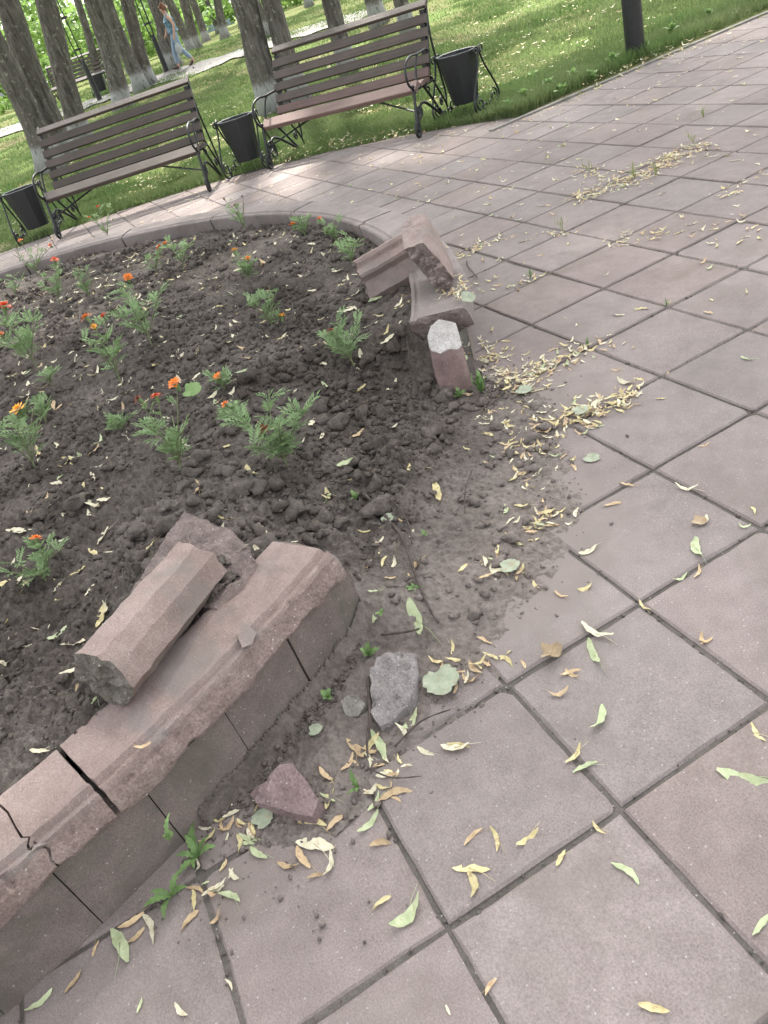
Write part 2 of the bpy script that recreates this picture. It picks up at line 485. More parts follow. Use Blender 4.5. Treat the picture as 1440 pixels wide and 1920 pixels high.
def build_ground():
    rr = np.concatenate([[0.0, 3.0], np.linspace(5.4, 9.5, 70), np.linspace(9.56, 16, 90), np.linspace(16.3, 40, 80), np.geomspace(41, 900, 26)])
    th = np.linspace(0, 2 * PI, 721)[:-1]
    Rg, T = np.meshgrid(rr, th, indexing='ij')
    X = CX + Rg * np.cos(T); Y = CY + Rg * np.sin(T)
    V = np.stack([X, Y, lawn_z(X, Y)], -1).reshape(-1, 3)
    n, k = Rg.shape
    a = (np.arange(n - 1)[:, None] * k + np.arange(k)[None]); b = (np.arange(n - 1)[:, None] * k + (np.arange(k)[None] + 1) % k)
    F = np.stack([a, a + k, b + k, b], -1).reshape(-1, 4)
    mt, nt, bs = new_mat('lawn ground')
    p = world_pos(nt)
    n1 = tex_noise(nt, p, 0.55, 5, 0.6); n2 = tex_noise(nt, p, 7.0, 5, 0.7); n3 = tex_noise(nt, p, 38.0, 3, 0.7)
    f = math_n(nt, 'ADD', math_n(nt, 'MULTIPLY', n1, 0.65), math_n(nt, 'MULTIPLY', n2, 0.35))
    c = ramp(nt, f, [(0.36, (0.115, 0.10, 0.058)), (0.46, (0.11, 0.115, 0.048)), (0.56, (0.085, 0.12, 0.036)), (0.7, (0.095, 0.15, 0.042))])
    c = mixc(nt, math_n(nt, 'MULTIPLY', ramp(nt, n3, [(0.58, (0, 0, 0)), (0.68, (1, 1, 1))]), 0.45), c, (0.22, 0.195, 0.11))
    d = nt.nodes.new('ShaderNodeVectorMath'); d.operation = 'DISTANCE'; d.inputs[1].default_value = (CX, CY, 0.0); nt.links.new(p, d.inputs[0])
    mr = nt.nodes.new('ShaderNodeMapRange'); mr.inputs['From Min'].default_value = R_OUT + 0.15; mr.inputs['From Max'].default_value = R_OUT + 0.75; mr.inputs['To Min'].default_value = 1.0; mr.inputs['To Max'].default_value = 0.0
    nt.links.new(math_n(nt, 'ADD', d.outputs['Value'], math_n(nt, 'MULTIPLY', math_n(nt, 'SUBTRACT', n2, 0.5), 0.9)), mr.inputs['Value'])
    c = mixc(nt, math_n(nt, 'MULTIPLY', mr.outputs[0], 0.85), c, ramp(nt, n3, [(0.35, (0.10, 0.085, 0.065)), (0.65, (0.21, 0.18, 0.125))]))
    nt.links.new(c, bs.inputs['Base Color']); bs.inputs['Roughness'].default_value = 1.0
    bs.inputs['Specular IOR Level'].default_value = 0.05
    bump(nt, bs, math_n(nt, 'ADD', n2, n3), 0.8, 0.03)
    obj('ground', np_mesh('ground', V, F), mt, smooth_shade=True, kind='structure')

build_ground()

def clip_disc(poly, r=R_OUT, n=160):
    for k in range(n):
        a = 2 * PI * (k + 0.5) / n
        nx, ny = math.cos(a), math.sin(a)
        dmax = r * math.cos(PI / n)
        out = []
        for i in range(len(poly)):
            p, q = poly[i], poly[(i + 1) % len(poly)]
            dp = (p[0] - CX) * nx + (p[1] - CY) * ny - dmax; dq = (q[0] - CX) * nx + (q[1] - CY) * ny - dmax
            if dp <= 0: out.append(p)
            if (dp < 0 < dq) or (dq < 0 < dp):
                t = dp / (dp - dq); out.append((p[0] + (q[0] - p[0]) * t, p[1] + (q[1] - p[1]) * t))
        poly = out
        if len(poly) < 3: return []
    return poly

def slab_shape(poly, seed, jit=0.0013):
    """paving slab from an outline: uneven arrises, small chamfer, sides"""
    r = random.Random(seed)
    ring = []
    for i in range(len(poly)):
        p, q = Vector((*poly[i], 0)), Vector((*poly[(i + 1) % len(poly)], 0))
        n = max(1, int((q - p).length / 0.045))
        for s in range(n):
            ring.append(p.lerp(q, s / n))
    c = sum(ring, Vector()) / len(ring)
    top, mid, bot = [], [], []
    for p in ring:
        d = (c - p).normalized(); j = r.uniform(0, 1) ** 3 * jit * 3
        top.append(p + d * (0.0065 + j) + Vector((0, 0, 0)))
        mid.append(p + d * (j * 0.6) + Vector((0, 0, -0.0045 - j * 0.5)))
        bot.append(p + Vector((0, 0, -0.045)))
    n = len(ring)
    v = [*top, *mid, *bot]
    f = [tuple(range(n))]
    for k in range(n):
        b = (k + 1) % n
        f.append((k, k + n, b + n, b)); f.append((k + n, k + 2 * n, b + 2 * n, b + n))
    return v, f

def build_paving():
    mb = MB()
    ring = [(CX + math.cos(2 * PI * k / 160) * (R_OUT - 0.01), CY + math.sin(2 * PI * k / 160) * (R_OUT - 0.01), -0.0075) for k in range(160)]
    mb.add(ring, [tuple(range(160))])
    mb.add([(-14 * S, 8 * S, -0.008), (-5 * S, 8 * S, -0.008), (-5 * S, 40 * S, -0.008), (-14 * S, 40 * S, -0.008)], [(0, 1, 2, 3)])
    root = obj('paving', mb, M['joint'], kind='structure')
    g = 0.0048
    variants = []
    for k in range(14):
        h = S / 2 - g
        jj = random.Random(k)
        sq = [(a * h + jj.uniform(-.0012, .0012), b * h + jj.uniform(-.0012, .0012)) for a, b in ((-1, -1), (1, -1), (1, 1), (-1, 1))]
        cut = []
        for q in range(4):                       # worn and chipped corners
            p, a, b = Vector(sq[q]), Vector(sq[q - 1]), Vector(sq[(q + 1) % 4])
            if jj.random() < 0.4:
                c1, c2 = jj.uniform(.006, .03), jj.uniform(.006, .03)
                e1 = p + (a - p).normalized() * c1; e2 = p + (b - p).normalized() * c2
                cut += [tuple(e1), tuple((e1 + e2) / 2 + (p - (e1 + e2) / 2) * jj.uniform(-.1, .5)), tuple(e2)]
            else: cut.append(sq[q])
        sq = cut
        me = MB().add(*slab_shape(sq, k)).mesh('paving_slab'); me.materials.append(M['slab']); variants.append(me)
    cells = []
    for i in range(-26, 16):
        for j in range(-22, 40):
            cx, cy = (i + .5) * S, (j + .5) * S
            rc = math.hypot(cx - CX, cy - CY)
            if rc < 8.0 * S: continue
            strip = (-14 <= i < -5) and j >= 8
            full = strip or rc < R_OUT - 0.30
            if not full and rc > R_OUT + 0.3: continue
            u, v, d = PX((cx, cy, 0))
            vis = d > 0.2 and -150 < u < 1590 and -120 < v < 2070
            cells.append((d if vis else 999, i, j, full))
    cells.sort()
    rest = MB(); count = 0
    for d, i, j, full in cells:
        r = random.Random(i * 97 + j * 13)
        cx, cy = (i + .5) * S, (j + .5) * S
        dz = r.uniform(-0.0035, 0.0012); rot = r.uniform(-0.007, 0.007) + r.choice((0, 1, 2, 3)) * PI / 2
        tx, ty = r.uniform(-0.006, 0.006), r.uniform(-0.006, 0.006)
        if full:
            mesh = variants[r.randrange(14)]
        else:
            h = S / 2 - g
            poly = clip_disc([(cx - h, cy - h), (cx + h, cy - h), (cx + h, cy + h), (cx - h, cy + h)])
            if len(poly) < 3: continue
            pa = 0.5 * abs(sum(poly[k][0] * poly[(k + 1) % len(poly)][1] - poly[(k + 1) % len(poly)][0] * poly[k][1] for k in range(len(poly))))
            if pa < 0.004: continue
            poly = [(p[0] - cx, p[1] - cy) for p in poly]
            mesh = None; rot = 0
        if d < 900 and count < 300:
            if mesh is None:
                mesh = MB().add(*slab_shape(poly, i * 31 + j)).mesh('paving_slab'); mesh.materials.append(M['slab'])
            o = bpy.data.objects.new('paving_slab', mesh); COL.objects.link(o); o.parent = root
            o.location = (cx, cy, dz); o.rotation_euler = (tx, ty, rot); count += 1
        else:
            if mesh is None:
                v, f = slab_shape(poly, i * 31 + j)
            else:
                h = S / 2 - g; v, f = slab_shape([(-h, -h), (h, -h), (h, h), (-h, h)], i)
            rest.add([(p[0] + cx, p[1] + cy, p[2] + dz) for p in v], f)
    print('paving slabs as objects', count)
    obj('paving_slab_field', rest, M['slab'], root, kind='stuff')
    # thin concrete edging between the paving and the lawn
    ed = MB()
    y = 8.35 * S
    k = 0
    edge = empty('edging_kerb', (0, 0, 0)); edge['kind'] = 'structure'
    while y < 36 * S:
        L = 0.98
        o = obj('edging_stone', MB().add(*box(-14.1 * S, y + L / 2, -0.024, 0.055, L - 0.006, 0.07)), M['mortar'], edge)
        o.rotation_euler = (0, 0, 0); y += L; k += 1

build_paving()

# ================================================================== soil of the bed
SPILL = [G(u, v).xy for u, v in ((680, 1130), (640, 1250), (590, 1330), (500, 1425), (440, 1500), (520, 1545), (600, 1520), (690, 1440), (720, 1395), (800, 1345), (900, 1235),
                                 (945, 1170), (1005, 1060), (1040, 960), (1045, 860), (1035, 790), (985, 745), (905, 735), (880, 700), (760, 760), (680, 950))]

def sdist(px, py, poly):
    """signed distance to a polygon, positive inside"""
    d = np.full(px.shape, 1e9); inside = np.zeros(px.shape, bool)
    n = len(poly)
    for i in range(n):
        ax, ay = poly[i]; bx, by = poly[(i + 1) % n]
        ex, ey = bx - ax, by - ay
        t = np.clip(((px - ax) * ex + (py - ay) * ey) / (ex * ex + ey * ey), 0, 1)
        d = np.minimum(d, np.hypot(px - ax - t * ex, py - ay - t * ey))
        c = ((ay > py) != (by > py)) & (px < ex * (py - ay) / (ey if abs(ey) > 1e-12 else 1e-12) + ax)
        inside ^= c
    return np.where(inside, d, -d)

PLANT_PITS = []
def soil_z(x, y, rough=True):
    x = np.asarray(x, float); y = np.asarray(y, float)
    r = np.hypot(x - CX, y - CY) / S
    a = np.degrees(np.arctan2(y - CY, x - CX))
    gap = smooth(31.5, 36.5, a) * (1 - smooth(53.5, 59, a))
    near = (1 - smooth(34, 44, a)) * smooth(-90, -60, a)
    bed = SOIL - 0.012 + 0.04 * near * smooth(6.5, 8.0, r) + 0.03 * (1 - smooth(2, 7, r))
    bed = bed - 0.035 * smooth(62, 75, a) * smooth(7.2, 8.0, r)
    slope = (SOIL + 0.01) * (1 - smooth(5.9, 9.5, r)) ** 1.25
    z = bed * (1 - gap) + slope * gap
    sd = sdist(x, y, SPILL) + 0.045 * fbm(x * 11, y * 11, 0, 4, 21) + 0.02 * fbm(x * 45, y * 45, 0, 2, 5)
    spill = 0.014 * np.clip(sd / 0.15, -1, 1.0)
    out = smooth(8.45, 8.75, r)
    z = z * (1 - out) + np.maximum(spill, np.where(sd > -0.02, z * gap * smooth(9.5, 8.6, r), -9)) * out
    z = np.where(out > 0.99, np.maximum(z, spill), z)
    if rough:
        k = 1 - 0.72 * out
        lump = fbm(x * 4.0, y * 4.0, 0, 3, 1) * 0.016
        wx = x + 0.012 * fbm(x * 60, y * 60, 1, 2, 41); wy = y + 0.012 * fbm(x * 60, y * 60, 7, 2, 42)
        w, h = worley(wx * 13, wy * 13, 2); w2, h2 = worley(wx * 36, wy * 36, 4); w3, h3 = worley(wx * 85, wy * 85, 6)
        clod = np.clip(1 - (w / 0.6) ** 2, 0, 1) ** 0.7 * (h > 0.5) * h * 0.026
        clod2 = np.clip(1 - (w2 / 0.6) ** 2, 0, 1) ** 0.7 * (h2 > 0.3) * h2 * 0.018 + np.clip(1 - (w3 / 0.6) ** 2, 0, 1) * (h3 > 0.35) * h3 * 0.0085
        calm = 0.35 + 0.65 * smooth(-0.25, 0.2, fbm(x * 1.7, y * 1.7, 0, 2, 33))
        fine = fbm(x * 60, y * 60, 0, 3, 12, 0.65) * 0.005
        z = z + k * (lump + (clod + clod2) * calm) + fine * (0.5 + 0.5 * k)
    return z

def build_soil():
    cx, cy = CAM[0], CAM[1]
    th = np.radians(np.arange(138, 262, 0.18))
    rho = np.geomspace(0.85, 8.2, 780)
    Rg, T = np.meshgrid(rho, th, indexing='ij')
    X = cx + Rg * np.cos(T); Y = cy + Rg * np.sin(T)
    Z = soil_z(X, Y)
    r = np.hypot(X - CX, Y - CY) / S
    a = np.degrees(np.arctan2(Y - CY, X - CX))
    ok = (r < 8.2) | ((r < 8.5) & (a > 33.9) & (a < 56.5)) | ((r < 9.9) & (sdist(X, Y, SPILL) > -0.08))
    ok &= ~((r > 8.15) & (r < 8.66) & ((a < 33.6) | (a > 57.5)))
    n, k = Rg.shape
    idx = np.arange(n * k).reshape(n, k)
    q = ok[:-1, :-1] & ok[1:, :-1] & ok[1:, 1:] & ok[:-1, 1:]
    F = np.stack([idx[:-1, :-1], idx[:-1, 1:], idx[1:, 1:], idx[1:, :-1]], -1)[q]
    used = np.unique(F)
    mp = np.full(n * k, -1); mp[used] = np.arange(len(used))
    V = np.stack([X, Y, Z], -1).reshape(-1, 3)[used]
    F = mp[F]
    obj('soil', np_mesh('soil', V, F[:, ::-1]), M['soil'], smooth_shade=True, kind='structure')
    print('soil verts', len(V))

build_soil()

def lump_shape(r, seed, sub=2, amp=0.32):
    bm = bmesh.new(); bmesh.ops.create_icosphere(bm, subdivisions=sub, radius=1.0)
    co = np.array([v.co[:] for v in bm.verts])
    n = fbm(co[:, 0] * 1.3 + seed * 7.7, co[:, 1] * 1.3, co[:, 2] * 1.3 + seed, 3, seed)
    co = co * (1 + amp * n[:, None])
    f = [tuple(v.index for v in q.verts) for q in bm.faces]; bm.free()
    return co * r, f

def build_clods():
    rr = np.random.RandomState(5)
    mb_v = []; mb_f = []; o = 0
    shapes = [lump_shape(1.0, k, 2, 0.75) for k in range(9)]
    fa = [np.array(f) for _, f in shapes]
    A = np.concatenate([rr.uniform(-40, 150, 1700), rr.uniform(30, 58, 1300)])
    Rr = np.concatenate([np.sqrt(rr.uniform(0.12, 1, 1700)) * 8.0, rr.uniform(6.4, 9.45, 1300)])
    X = CX + np.cos(np.radians(A)) * Rr * S; Y = CY + np.sin(np.radians(A)) * Rr * S
    keep = (Rr < 8.05) | ((A > 34.3) & (A < 55) & (sdist(X, Y, SPILL) > 0.015))
    A, Rr, X, Y = A[keep], Rr[keep], X[keep], Y[keep]
    Z = soil_z(X, Y)
    for q in range(len(A)):
        s = rr.choice([0.004, 0.007, 0.012, 0.020, 0.032], p=[.36, .28, .20, .12, .04])
        if Rr[q] > 8.6: s *= 0.55
        k = rr.randint(9); co = shapes[k][0] * np.array([s * rr.uniform(.8, 1.4), s * rr.uniform(.8, 1.3), s * rr.uniform(.55, .9)])
        t = rr.uniform(0, 6.28); c, sn = math.cos(t), math.sin(t)
        co = np.stack([co[:, 0] * c - co[:, 1] * sn + X[q], co[:, 0] * sn + co[:, 1] * c + Y[q], co[:, 2] + Z[q] + s * 0.25], -1)
        mb_v.append(co); mb_f.append(fa[k] + o); o += len(co)
    obj('soil_clods', np_mesh('soil_clods', np.concatenate(mb_v), np.concatenate(mb_f)), M['soil'], smooth_shade=False, kind='stuff')['label'] = 'loose crumbs and clods of dark soil'

build_clods()

def soil_crumbs():
    """the fine tilth: thousands of small crumbs"""
    r = np.random.RandomState(61)
    bm = bmesh.new(); bmesh.ops.create_icosphere(bm, subdivisions=1, radius=1.0)
    co = np.array([v.co[:] for v in bm.verts]); fa = np.array([[v.index for v in q.verts] for q in bm.faces]); bm.free()
    N = 60000
    A = r.uniform(-50, 190, N); Rr = np.sqrt(r.uniform(0.0, 1.25, N)) * 8.1
    X = CX + np.cos(np.radians(A)) * Rr * S; Y = CY + np.sin(np.radians(A)) * Rr * S
    q = (np.stack([X, Y, 0 * X + SOIL], -1) - CAM) @ RC.T
    u = q[:, 0] / q[:, 2] * FPX + 720; v = q[:, 1] / q[:, 2] * FPX + 960
    keep = (q[:, 2] > 0.4) & (u > -30) & (u < 1200) & (v > 300) & (v < 1600)
    keep &= (Rr < 8.05) | ((A > 34) & (A < 56) & (sdist(X, Y, SPILL) > 0.0))
    keep &= r.uniform(0, 1, N) < np.clip(0.45 + 0.9 * fbm(X * 2.6, Y * 2.6, 0, 3, 55), 0.03, 1) * np.clip(3.2 / q[:, 2], 0, 1) * np.where(Rr > 8.6, 0.4, 1)
    X, Y, D, Rr = X[keep][:19000], Y[keep][:19000], q[:, 2][keep][:19000], Rr[keep][:19000]
    Z = soil_z(X, Y)
    n = len(X); m_ = len(co)
    s = r.choice([0.003, 0.0045, 0.0065, 0.009, 0.013], p=[.27, .33, .24, .11, .05], size=n) * np.clip(D / 2.6, 0.8, 1.5) * np.where(Rr > 8.6, 0.6, 1)
    V = co[None] * (1 + 0.38 * r.normal(0, 1, (n, m_, 1))).clip(0.4, 1.8) * r.uniform(0.65, 1.35, (n, 1, 3)) * s[:, None, None]
    V = V + np.stack([X, Y, Z + s * 0.25], -1)[:, None, :]
    F = fa[None] + (np.arange(n) * m_)[:, None, None]
    ob = obj('soil_crumbs', np_mesh('soil_crumbs', V.reshape(-1, 3), F.reshape(-1, 3)), M['soil'], kind='stuff'); ob['label'] = 'fine crumbly tilth of the flower bed'
    print('crumbs', n)
soil_crumbs()

# ================================================================== round kerb of the bed
def sweep_arc(profile, a0, a1, step=0.45, seed=0, rough=0.0016, lip=None, end0=False, end1=False, centre=(CX, CY), wob0=None, wob1=None):
    """profile [(r, z)] (metres, closed) swept round the bed's centre; broken ends bulge unevenly"""
    n = max(2, int(abs(a1 - a0) / step) + 1)
    m_ = len(profile)
    P = np.array(profile)
    A = np.radians(np.linspace(a0, a1, n))
    V = np.zeros((n, m_, 3))
    for i, a in enumerate(A):
        r = P[:, 0].copy(); z = P[:, 1].copy()
        if lip:
            for k, amp in lip.items():
                w = float(fbm(a * 3.46 * 9, seed * 3.1, 0, 4, seed + 3)) * amp
                z[k] += w; r[k] += -abs(w) * 0.15
        aa = np.full(m_, a); t = i / (n - 1)
        if wob1 is not None: aa = aa + np.radians(np.array(wob1)) * max(0.0, 1 - (1 - t) * n / 12)
        if wob0 is not None: aa = aa + np.radians(np.array(wob0)) * max(0.0, 1 - t * n / 12)
        V[i, :, 0] = centre[0] + np.cos(aa) * r; V[i, :, 1] = centre[1] + np.sin(aa) * r; V[i, :, 2] = z
    fl = V.reshape(-1, 3)
    d = fbm(fl[:, 0] * 30, fl[:, 1] * 30, fl[:, 2] * 30, 3, seed) * rough
    cc = np.array([centre[0], centre[1]])
    rad = fl[:, :2] - cc; rad /= np.linalg.norm(rad, axis=1)[:, None]
    fl[:, :2] += rad * d[:, None]; fl[:, 2] += fbm(fl[:, 0] * 25 + 5, fl[:, 1] * 25, fl[:, 2] * 25, 3, seed + 1) * rough
    if lip:
        chip = np.clip(fbm(fl[:, 0] * 38, fl[:, 1] * 38, fl[:, 2] * 6, 4, seed + 9) - 0.12, 0, 1) * 0.011
        kk = np.tile(np.arange(m_), n); wgt = np.isin(kk, (12, 13, 14, 15, 16)) * 1.0
        fl[:, :2] -= rad * (chip * wgt)[:, None]; fl[:, 2] -= chip * wgt * 0.7
    V = fl.reshape(n, m_, 3)
    v = [tuple(p) for p in fl]; f = []
    for i in range(n - 1):
        for k in range(m_):
            b = (k + 1) % m_
            f.append((i * m_ + k, i * m_ + b, (i + 1) * m_ + b, (i + 1) * m_ + k))
    ends = []
    for which, broken, sgn in ((0, end0, -1), (n - 1, end1, 1)):
        ring = list(range(which * m_, which * m_ + m_))
        if which == 0: ring = ring[::-1]
        if not broken:
            f.append(tuple(ring)); continue
        c = V[which].mean(0); tang = np.array([-math.sin(A[which]), math.cos(A[which]), 0]) * (1 if a1 > a0 else -1) * sgn
        prev = ring
        for s, push in ((0.8, 0.010), (0.5, 0.014), (0.2, 0.010)):
            new = []
            for q in ring:
                p = c + (np.array(v[q]) - c) * s
                p = p + tang * (push + 0.018 * float(fbm(p[0] * 22, p[1] * 22, p[2] * 22, 3, seed + 7)))
                new.append(len(v)); v.append(tuple(p))
            for k in range(m_):
                b = (k + 1) % m_
                ends.append(len(f)); f.append((prev[k], prev[b], new[b], new[k]))
            prev = new
        ends.append(len(f)); f.append(tuple(prev))
    return v, f, ends

ZT = 0.272
CAP_OUT = [(3.245, 0.165), (3.242, 0.215), (3.242, ZT - 0.010), (3.250, ZT - 0.002), (3.262, ZT), (3.31, ZT), (3.36, ZT), (3.40, ZT), (3.414, ZT - 0.001), (3.419, ZT - 0.008), (3.424, ZT - 0.014), (3.430, ZT - 0.015),
           (3.435, ZT - 0.009), (3.441, ZT - 0.006), (3.447, ZT - 0.009), (3.452, ZT - 0.018), (3.456, ZT - 0.028), (3.464, ZT - 0.038), (3.471, ZT - 0.050), (3.476, ZT - 0.062), (3.474, ZT - 0.070), (3.463, ZT - 0.073), (3.43, ZT - 0.08), (3.33, 0.16)]
CAP_FAR = [(3.250, 0.15), (3.246, 0.20), (3.240, 0.235), (3.240, ZT - 0.016), (3.247, ZT - 0.008), (3.257, ZT - 0.006), (3.264, ZT - 0.010), (3.272, ZT - 0.009), (3.280, ZT - 0.001), (3.30, ZT), (3.36, ZT), (3.42, ZT),
           (3.462, ZT - 0.002), (3.474, ZT - 0.012), (3.484, ZT - 0.035), (3.494, ZT - 0.065), (3.490, ZT - 0.08), (3.45, ZT - 0.088), (3.33, 0.15)]

def set_ends(me, ends, mi=1):
    for e in ends: me.polygons[e].material_index = mi

def cap_stone(parent, prof, a0, a1, seed, end0=False, end1=False, lipk=None, dz=0.0, step=0.45, w0=None, w1=None):
    v, f, ends = sweep_arc(prof, a0, a1, step, seed, 0.0016, lipk, end0, end1, wob0=w0, wob1=w1)
    me = MB().add(v, f).mesh('coping_stone')
    me.materials.append(M['cap'] if prof is CAP_OUT else M['cap_far']); me.materials.append(M['broken'])
    set_ends(me, ends)
    if lipk and 21 in lipk:                      # rough face below the bead
        me.materials.append(M['chipped'])
        m_ = len(prof)
        for i, p in enumerate(me.polygons):
            if i < len(me.polygons) - len(ends) - 2 and 15 <= i % m_ <= 21: p.material_index = 2
    o = obj('coping_stone', me, None, parent, smooth_shade=False)
    md = o.modifiers.new('edge', 'EDGE_SPLIT') if False else None
    for p in me.polygons: p.use_smooth = True
    me.set_sharp_from_angle(angle=math.radians(32))
    o.location.z = dz
    return o

def build_kerbs():
    near = empty('flower_bed_kerb', polar(10, 8.6), 0, 'curved mauve concrete kerb in the lower left, its coping snapped off at one end', 'kerb', 'broken kerb round the flower bed')
    near.location = (0, 0, 0)
    far = empty('flower_bed_kerb', (0, 0, 0), 0, 'curved kerb along the far rim of the flower bed, in front of the benches', 'kerb', 'broken kerb round the flower bed')
    lip = {14: 0.003, 15: 0.005, 16: 0.005, 18: 0.006, 19: 0.016, 20: 0.018, 21: 0.018}
    wr = random.Random(4)
    prof = CAP_OUT
    crack = [0.12 * math.sin(k * 1.7) + wr.uniform(-.13, .13) - 0.1 + 0.35 * max(0, k - 6) / 14 for k in range(len(prof))]
    edge = [wr.uniform(-.04, .04) for k in range(len(prof))]
    spans = [(20.70, 33.35, False, True, edge, None), (18.13, 20.52, False, False, crack, edge), (8.2, 18.05, False, False, None, crack), (-4.4, 7.95, False, False, None, None), (-17, -4.7, False, False, None, None),
             (-29.6, -17.3, False, False, None, None), (-42.2, -29.9, False, False, None, None), (-54.8, -42.5, False, False, None, None)]
    for k, (a0, a1, e0, e1, w0, w1) in enumerate(spans):
        cap_stone(near, prof, a0, a1, 11, e0, e1, lip, dz=(0.004, 0.0, 0.001, 0.002, 0.003, 0, 0.002, 0)[k], step=0.16 if k < 3 else 0.5, w0=w0, w1=w1)
    # facing slabs under the coping
    a = 33.55
    edges = [33.55, 29.3, 25.5, 21.7, 18.05]
    while edges[-1] > -54: edges.append(edges[-1] - 3.75)
    for k in range(len(edges) - 1):
        r1 = 3.461 + rnd.uniform(-.002, .002)
        prof = [(3.40, -0.03), (r1 + 0.004, -0.03), (r1 + 0.002, 0.05), (r1, 0.12), (r1 - 0.001, 0.187), (3.40, 0.187)]
        n = 5
        pr2 = [prof[0]] + [(r1 + 0.004 - 0.004 * t / 8, -0.03 + 0.232 * t / 8) for t in range(9)] + [(3.40, 0.202)]
        v, f, ends = sweep_arc(pr2, edges[k + 1] + (0.06 if k == 0 else 0.02), edges[k] - (0.02 if k != 1 else 0.05), 0.35, 40 + k, 0.0016, None, False, k == 0)
        me = MB().add(v, f).mesh('facing_slab'); me.materials.append(M['facing']); me.materials.append(M['broken'])
        set_ends(me, ends)
        o = obj('facing_slab', me, None, near)
        for p in me.polygons: p.use_smooth = True
        me.set_sharp_from_angle(angle=math.radians(32))
    v, f, ends = sweep_arc([(3.26, -0.03), (3.42, -0.03), (3.42, 0.18), (3.26, 0.18)], -54.5, 33.1, 1.0, 3, 0.004, None, False, True)
    obj('mortar_core', MB().add(v, f), M['mortar'], near)
    lip2 = {15: 0.008, 16: 0.01}
    far_sp = [(57.6, 74.6, True, False), (74.9, 87.3, False, False), (87.6, 104.2, False, False), (104.5, 121, False, False), (121.3, 137.8, False, False), (138.1, 154.6, False, False),
              (154.9, 171.4, False, False), (171.7, 188, False, False), (188.3, 205, False, False), (205.3, 222, False, False), (222.3, 239, False, False), (239.3, 256, False, False), (256.3, 273, False, False), (273.3, 289, False, False), (289.3, 304.8, False, False)]
    for k, (a0, a1, e0, e1) in enumerate(far_sp):
        cap_stone(far, CAP_FAR, a0, a1, 70 + k, e0, e1, lip2, dz=rnd.uniform(-0.002, 0.002), step=0.6)
    v, f, ends = sweep_arc([(3.265, -0.03), (3.455, -0.03), (3.455, 0.19), (3.265, 0.19)], 58.2, 304.8, 1.2, 4, 0.004, None, True, False)
    me = MB().add(v, f).mesh('kerb_wall'); me.materials.append(M['facing']); me.materials.append(M['mortar']); set_ends(me, ends)
    obj('kerb_wall', me, None, far)
    # crack in the second coping stone of the near kerb: dark wedge cut as a thin proud line of missing mortar
    return near, far

NEAR, FAR = build_kerbs()

# ================================================================== broken pieces
def block(profile, length, nseg, seed, rough=0.003, end_amp=0.02, ends=(True, True), bend=0.0):
    """extruded cross-section along x with uneven broken ends, centred"""
    m_ = len(profile)
    v = []; f = []; e = []
    P = np.array(profile)
    cen = P.mean(0)
    for i in range(nseg + 1):
        x = -length / 2 + length * i / nseg
        for (y, z) in P:
            v.append([x, y + bend * (x * x), z])
    V = np.array(v)
    V[:, 1] += fbm(V[:, 0] * 28, V[:, 1] * 28, V[:, 2] * 28, 3, seed) * rough
    V[:, 2] += fbm(V[:, 0] * 28 + 9, V[:, 1] * 28, V[:, 2] * 28, 3, seed + 1) * rough
    V[:, 1] += fbm(V[:, 0] * 95, V[:, 1] * 95, V[:, 2] * 95, 2, seed + 2) * 0.0011; V[:, 2] += fbm(V[:, 0] * 95 + 3, V[:, 1] * 95, V[:, 2] * 95, 2, seed + 3) * 0.0011
    # end rings wander along the axis
    for i, s in ((0, -1), (nseg, 1)):
        if ends[0 if i == 0 else 1]:
            sl = slice(i * m_, (i + 1) * m_)
            V[sl, 0] += end_amp * 0.7 * fbm(V[sl, 1] * 25, V[sl, 2] * 25, i, 3, seed + 4)
    v = [tuple(p) for p in V]
    for i in range(nseg):
        for k in range(m_):
            b = (k + 1) % m_
            f.append((i * m_ + k, (i + 1) * m_ + k, (i + 1) * m_ + b, i * m_ + b))
    for i, s in ((0, -1), (nseg, 1)):
        ring = list(range(i * m_, (i + 1) * m_))
        if s > 0: pass
        else: ring = ring[::-1]
        if not ends[0 if i == 0 else 1]:
            f.append(tuple(ring)); continue
        c = V[i * m_:(i + 1) * m_].mean(0); prev = ring
        for sc in (0.85, 0.68, 0.5, 0.3, 0.12):
            new = []
            for q in ring:
                p = c + (np.array(v[q]) - c) * sc
                p[0] += s * end_amp * (0.25 + 1.1 * float(fbm(p[1] * 34, p[2] * 34, i, 4, seed + 6))) * (1 - sc * 0.5)
                new.append(len(v)); v.append(tuple(p))
            for k in range(m_):
                b = (k + 1) % m_
                e.append(len(f)); f.append((prev[k], prev[b], new[b], new[k]))
            prev = new
        e.append(len(f)); f.append(tuple(prev))
    return v, f, e

def dense(profile, step=0.012):
    out = []
    for i in range(len(profile)):
        p, q = np.array(profile[i]), np.array(profile[(i + 1) % len(profile)])
        n = max(1, int(np.linalg.norm(q - p) / step))
        for s in range(n): out.append(tuple(p + (q - p) * s / n))
    return out

def place_axis(o, a, b, up):
    """x axis from a to b, local z as close to up as it can be, origin in the middle"""
    a, b = Vector(a), Vector(b)
    x = (b - a).normalized(); u = Vector(up)
    z = (u - x * u.dot(x)).normalized(); y = z.cross(x)
    mm = Matrix.Identity(4); mid = (a + b) / 2
    for i in range(3):
        mm[i][0] = x[i]; mm[i][1] = y[i]; mm[i][2] = z[i]; mm[i][3] = mid[i]
    o.matrix_world = mm

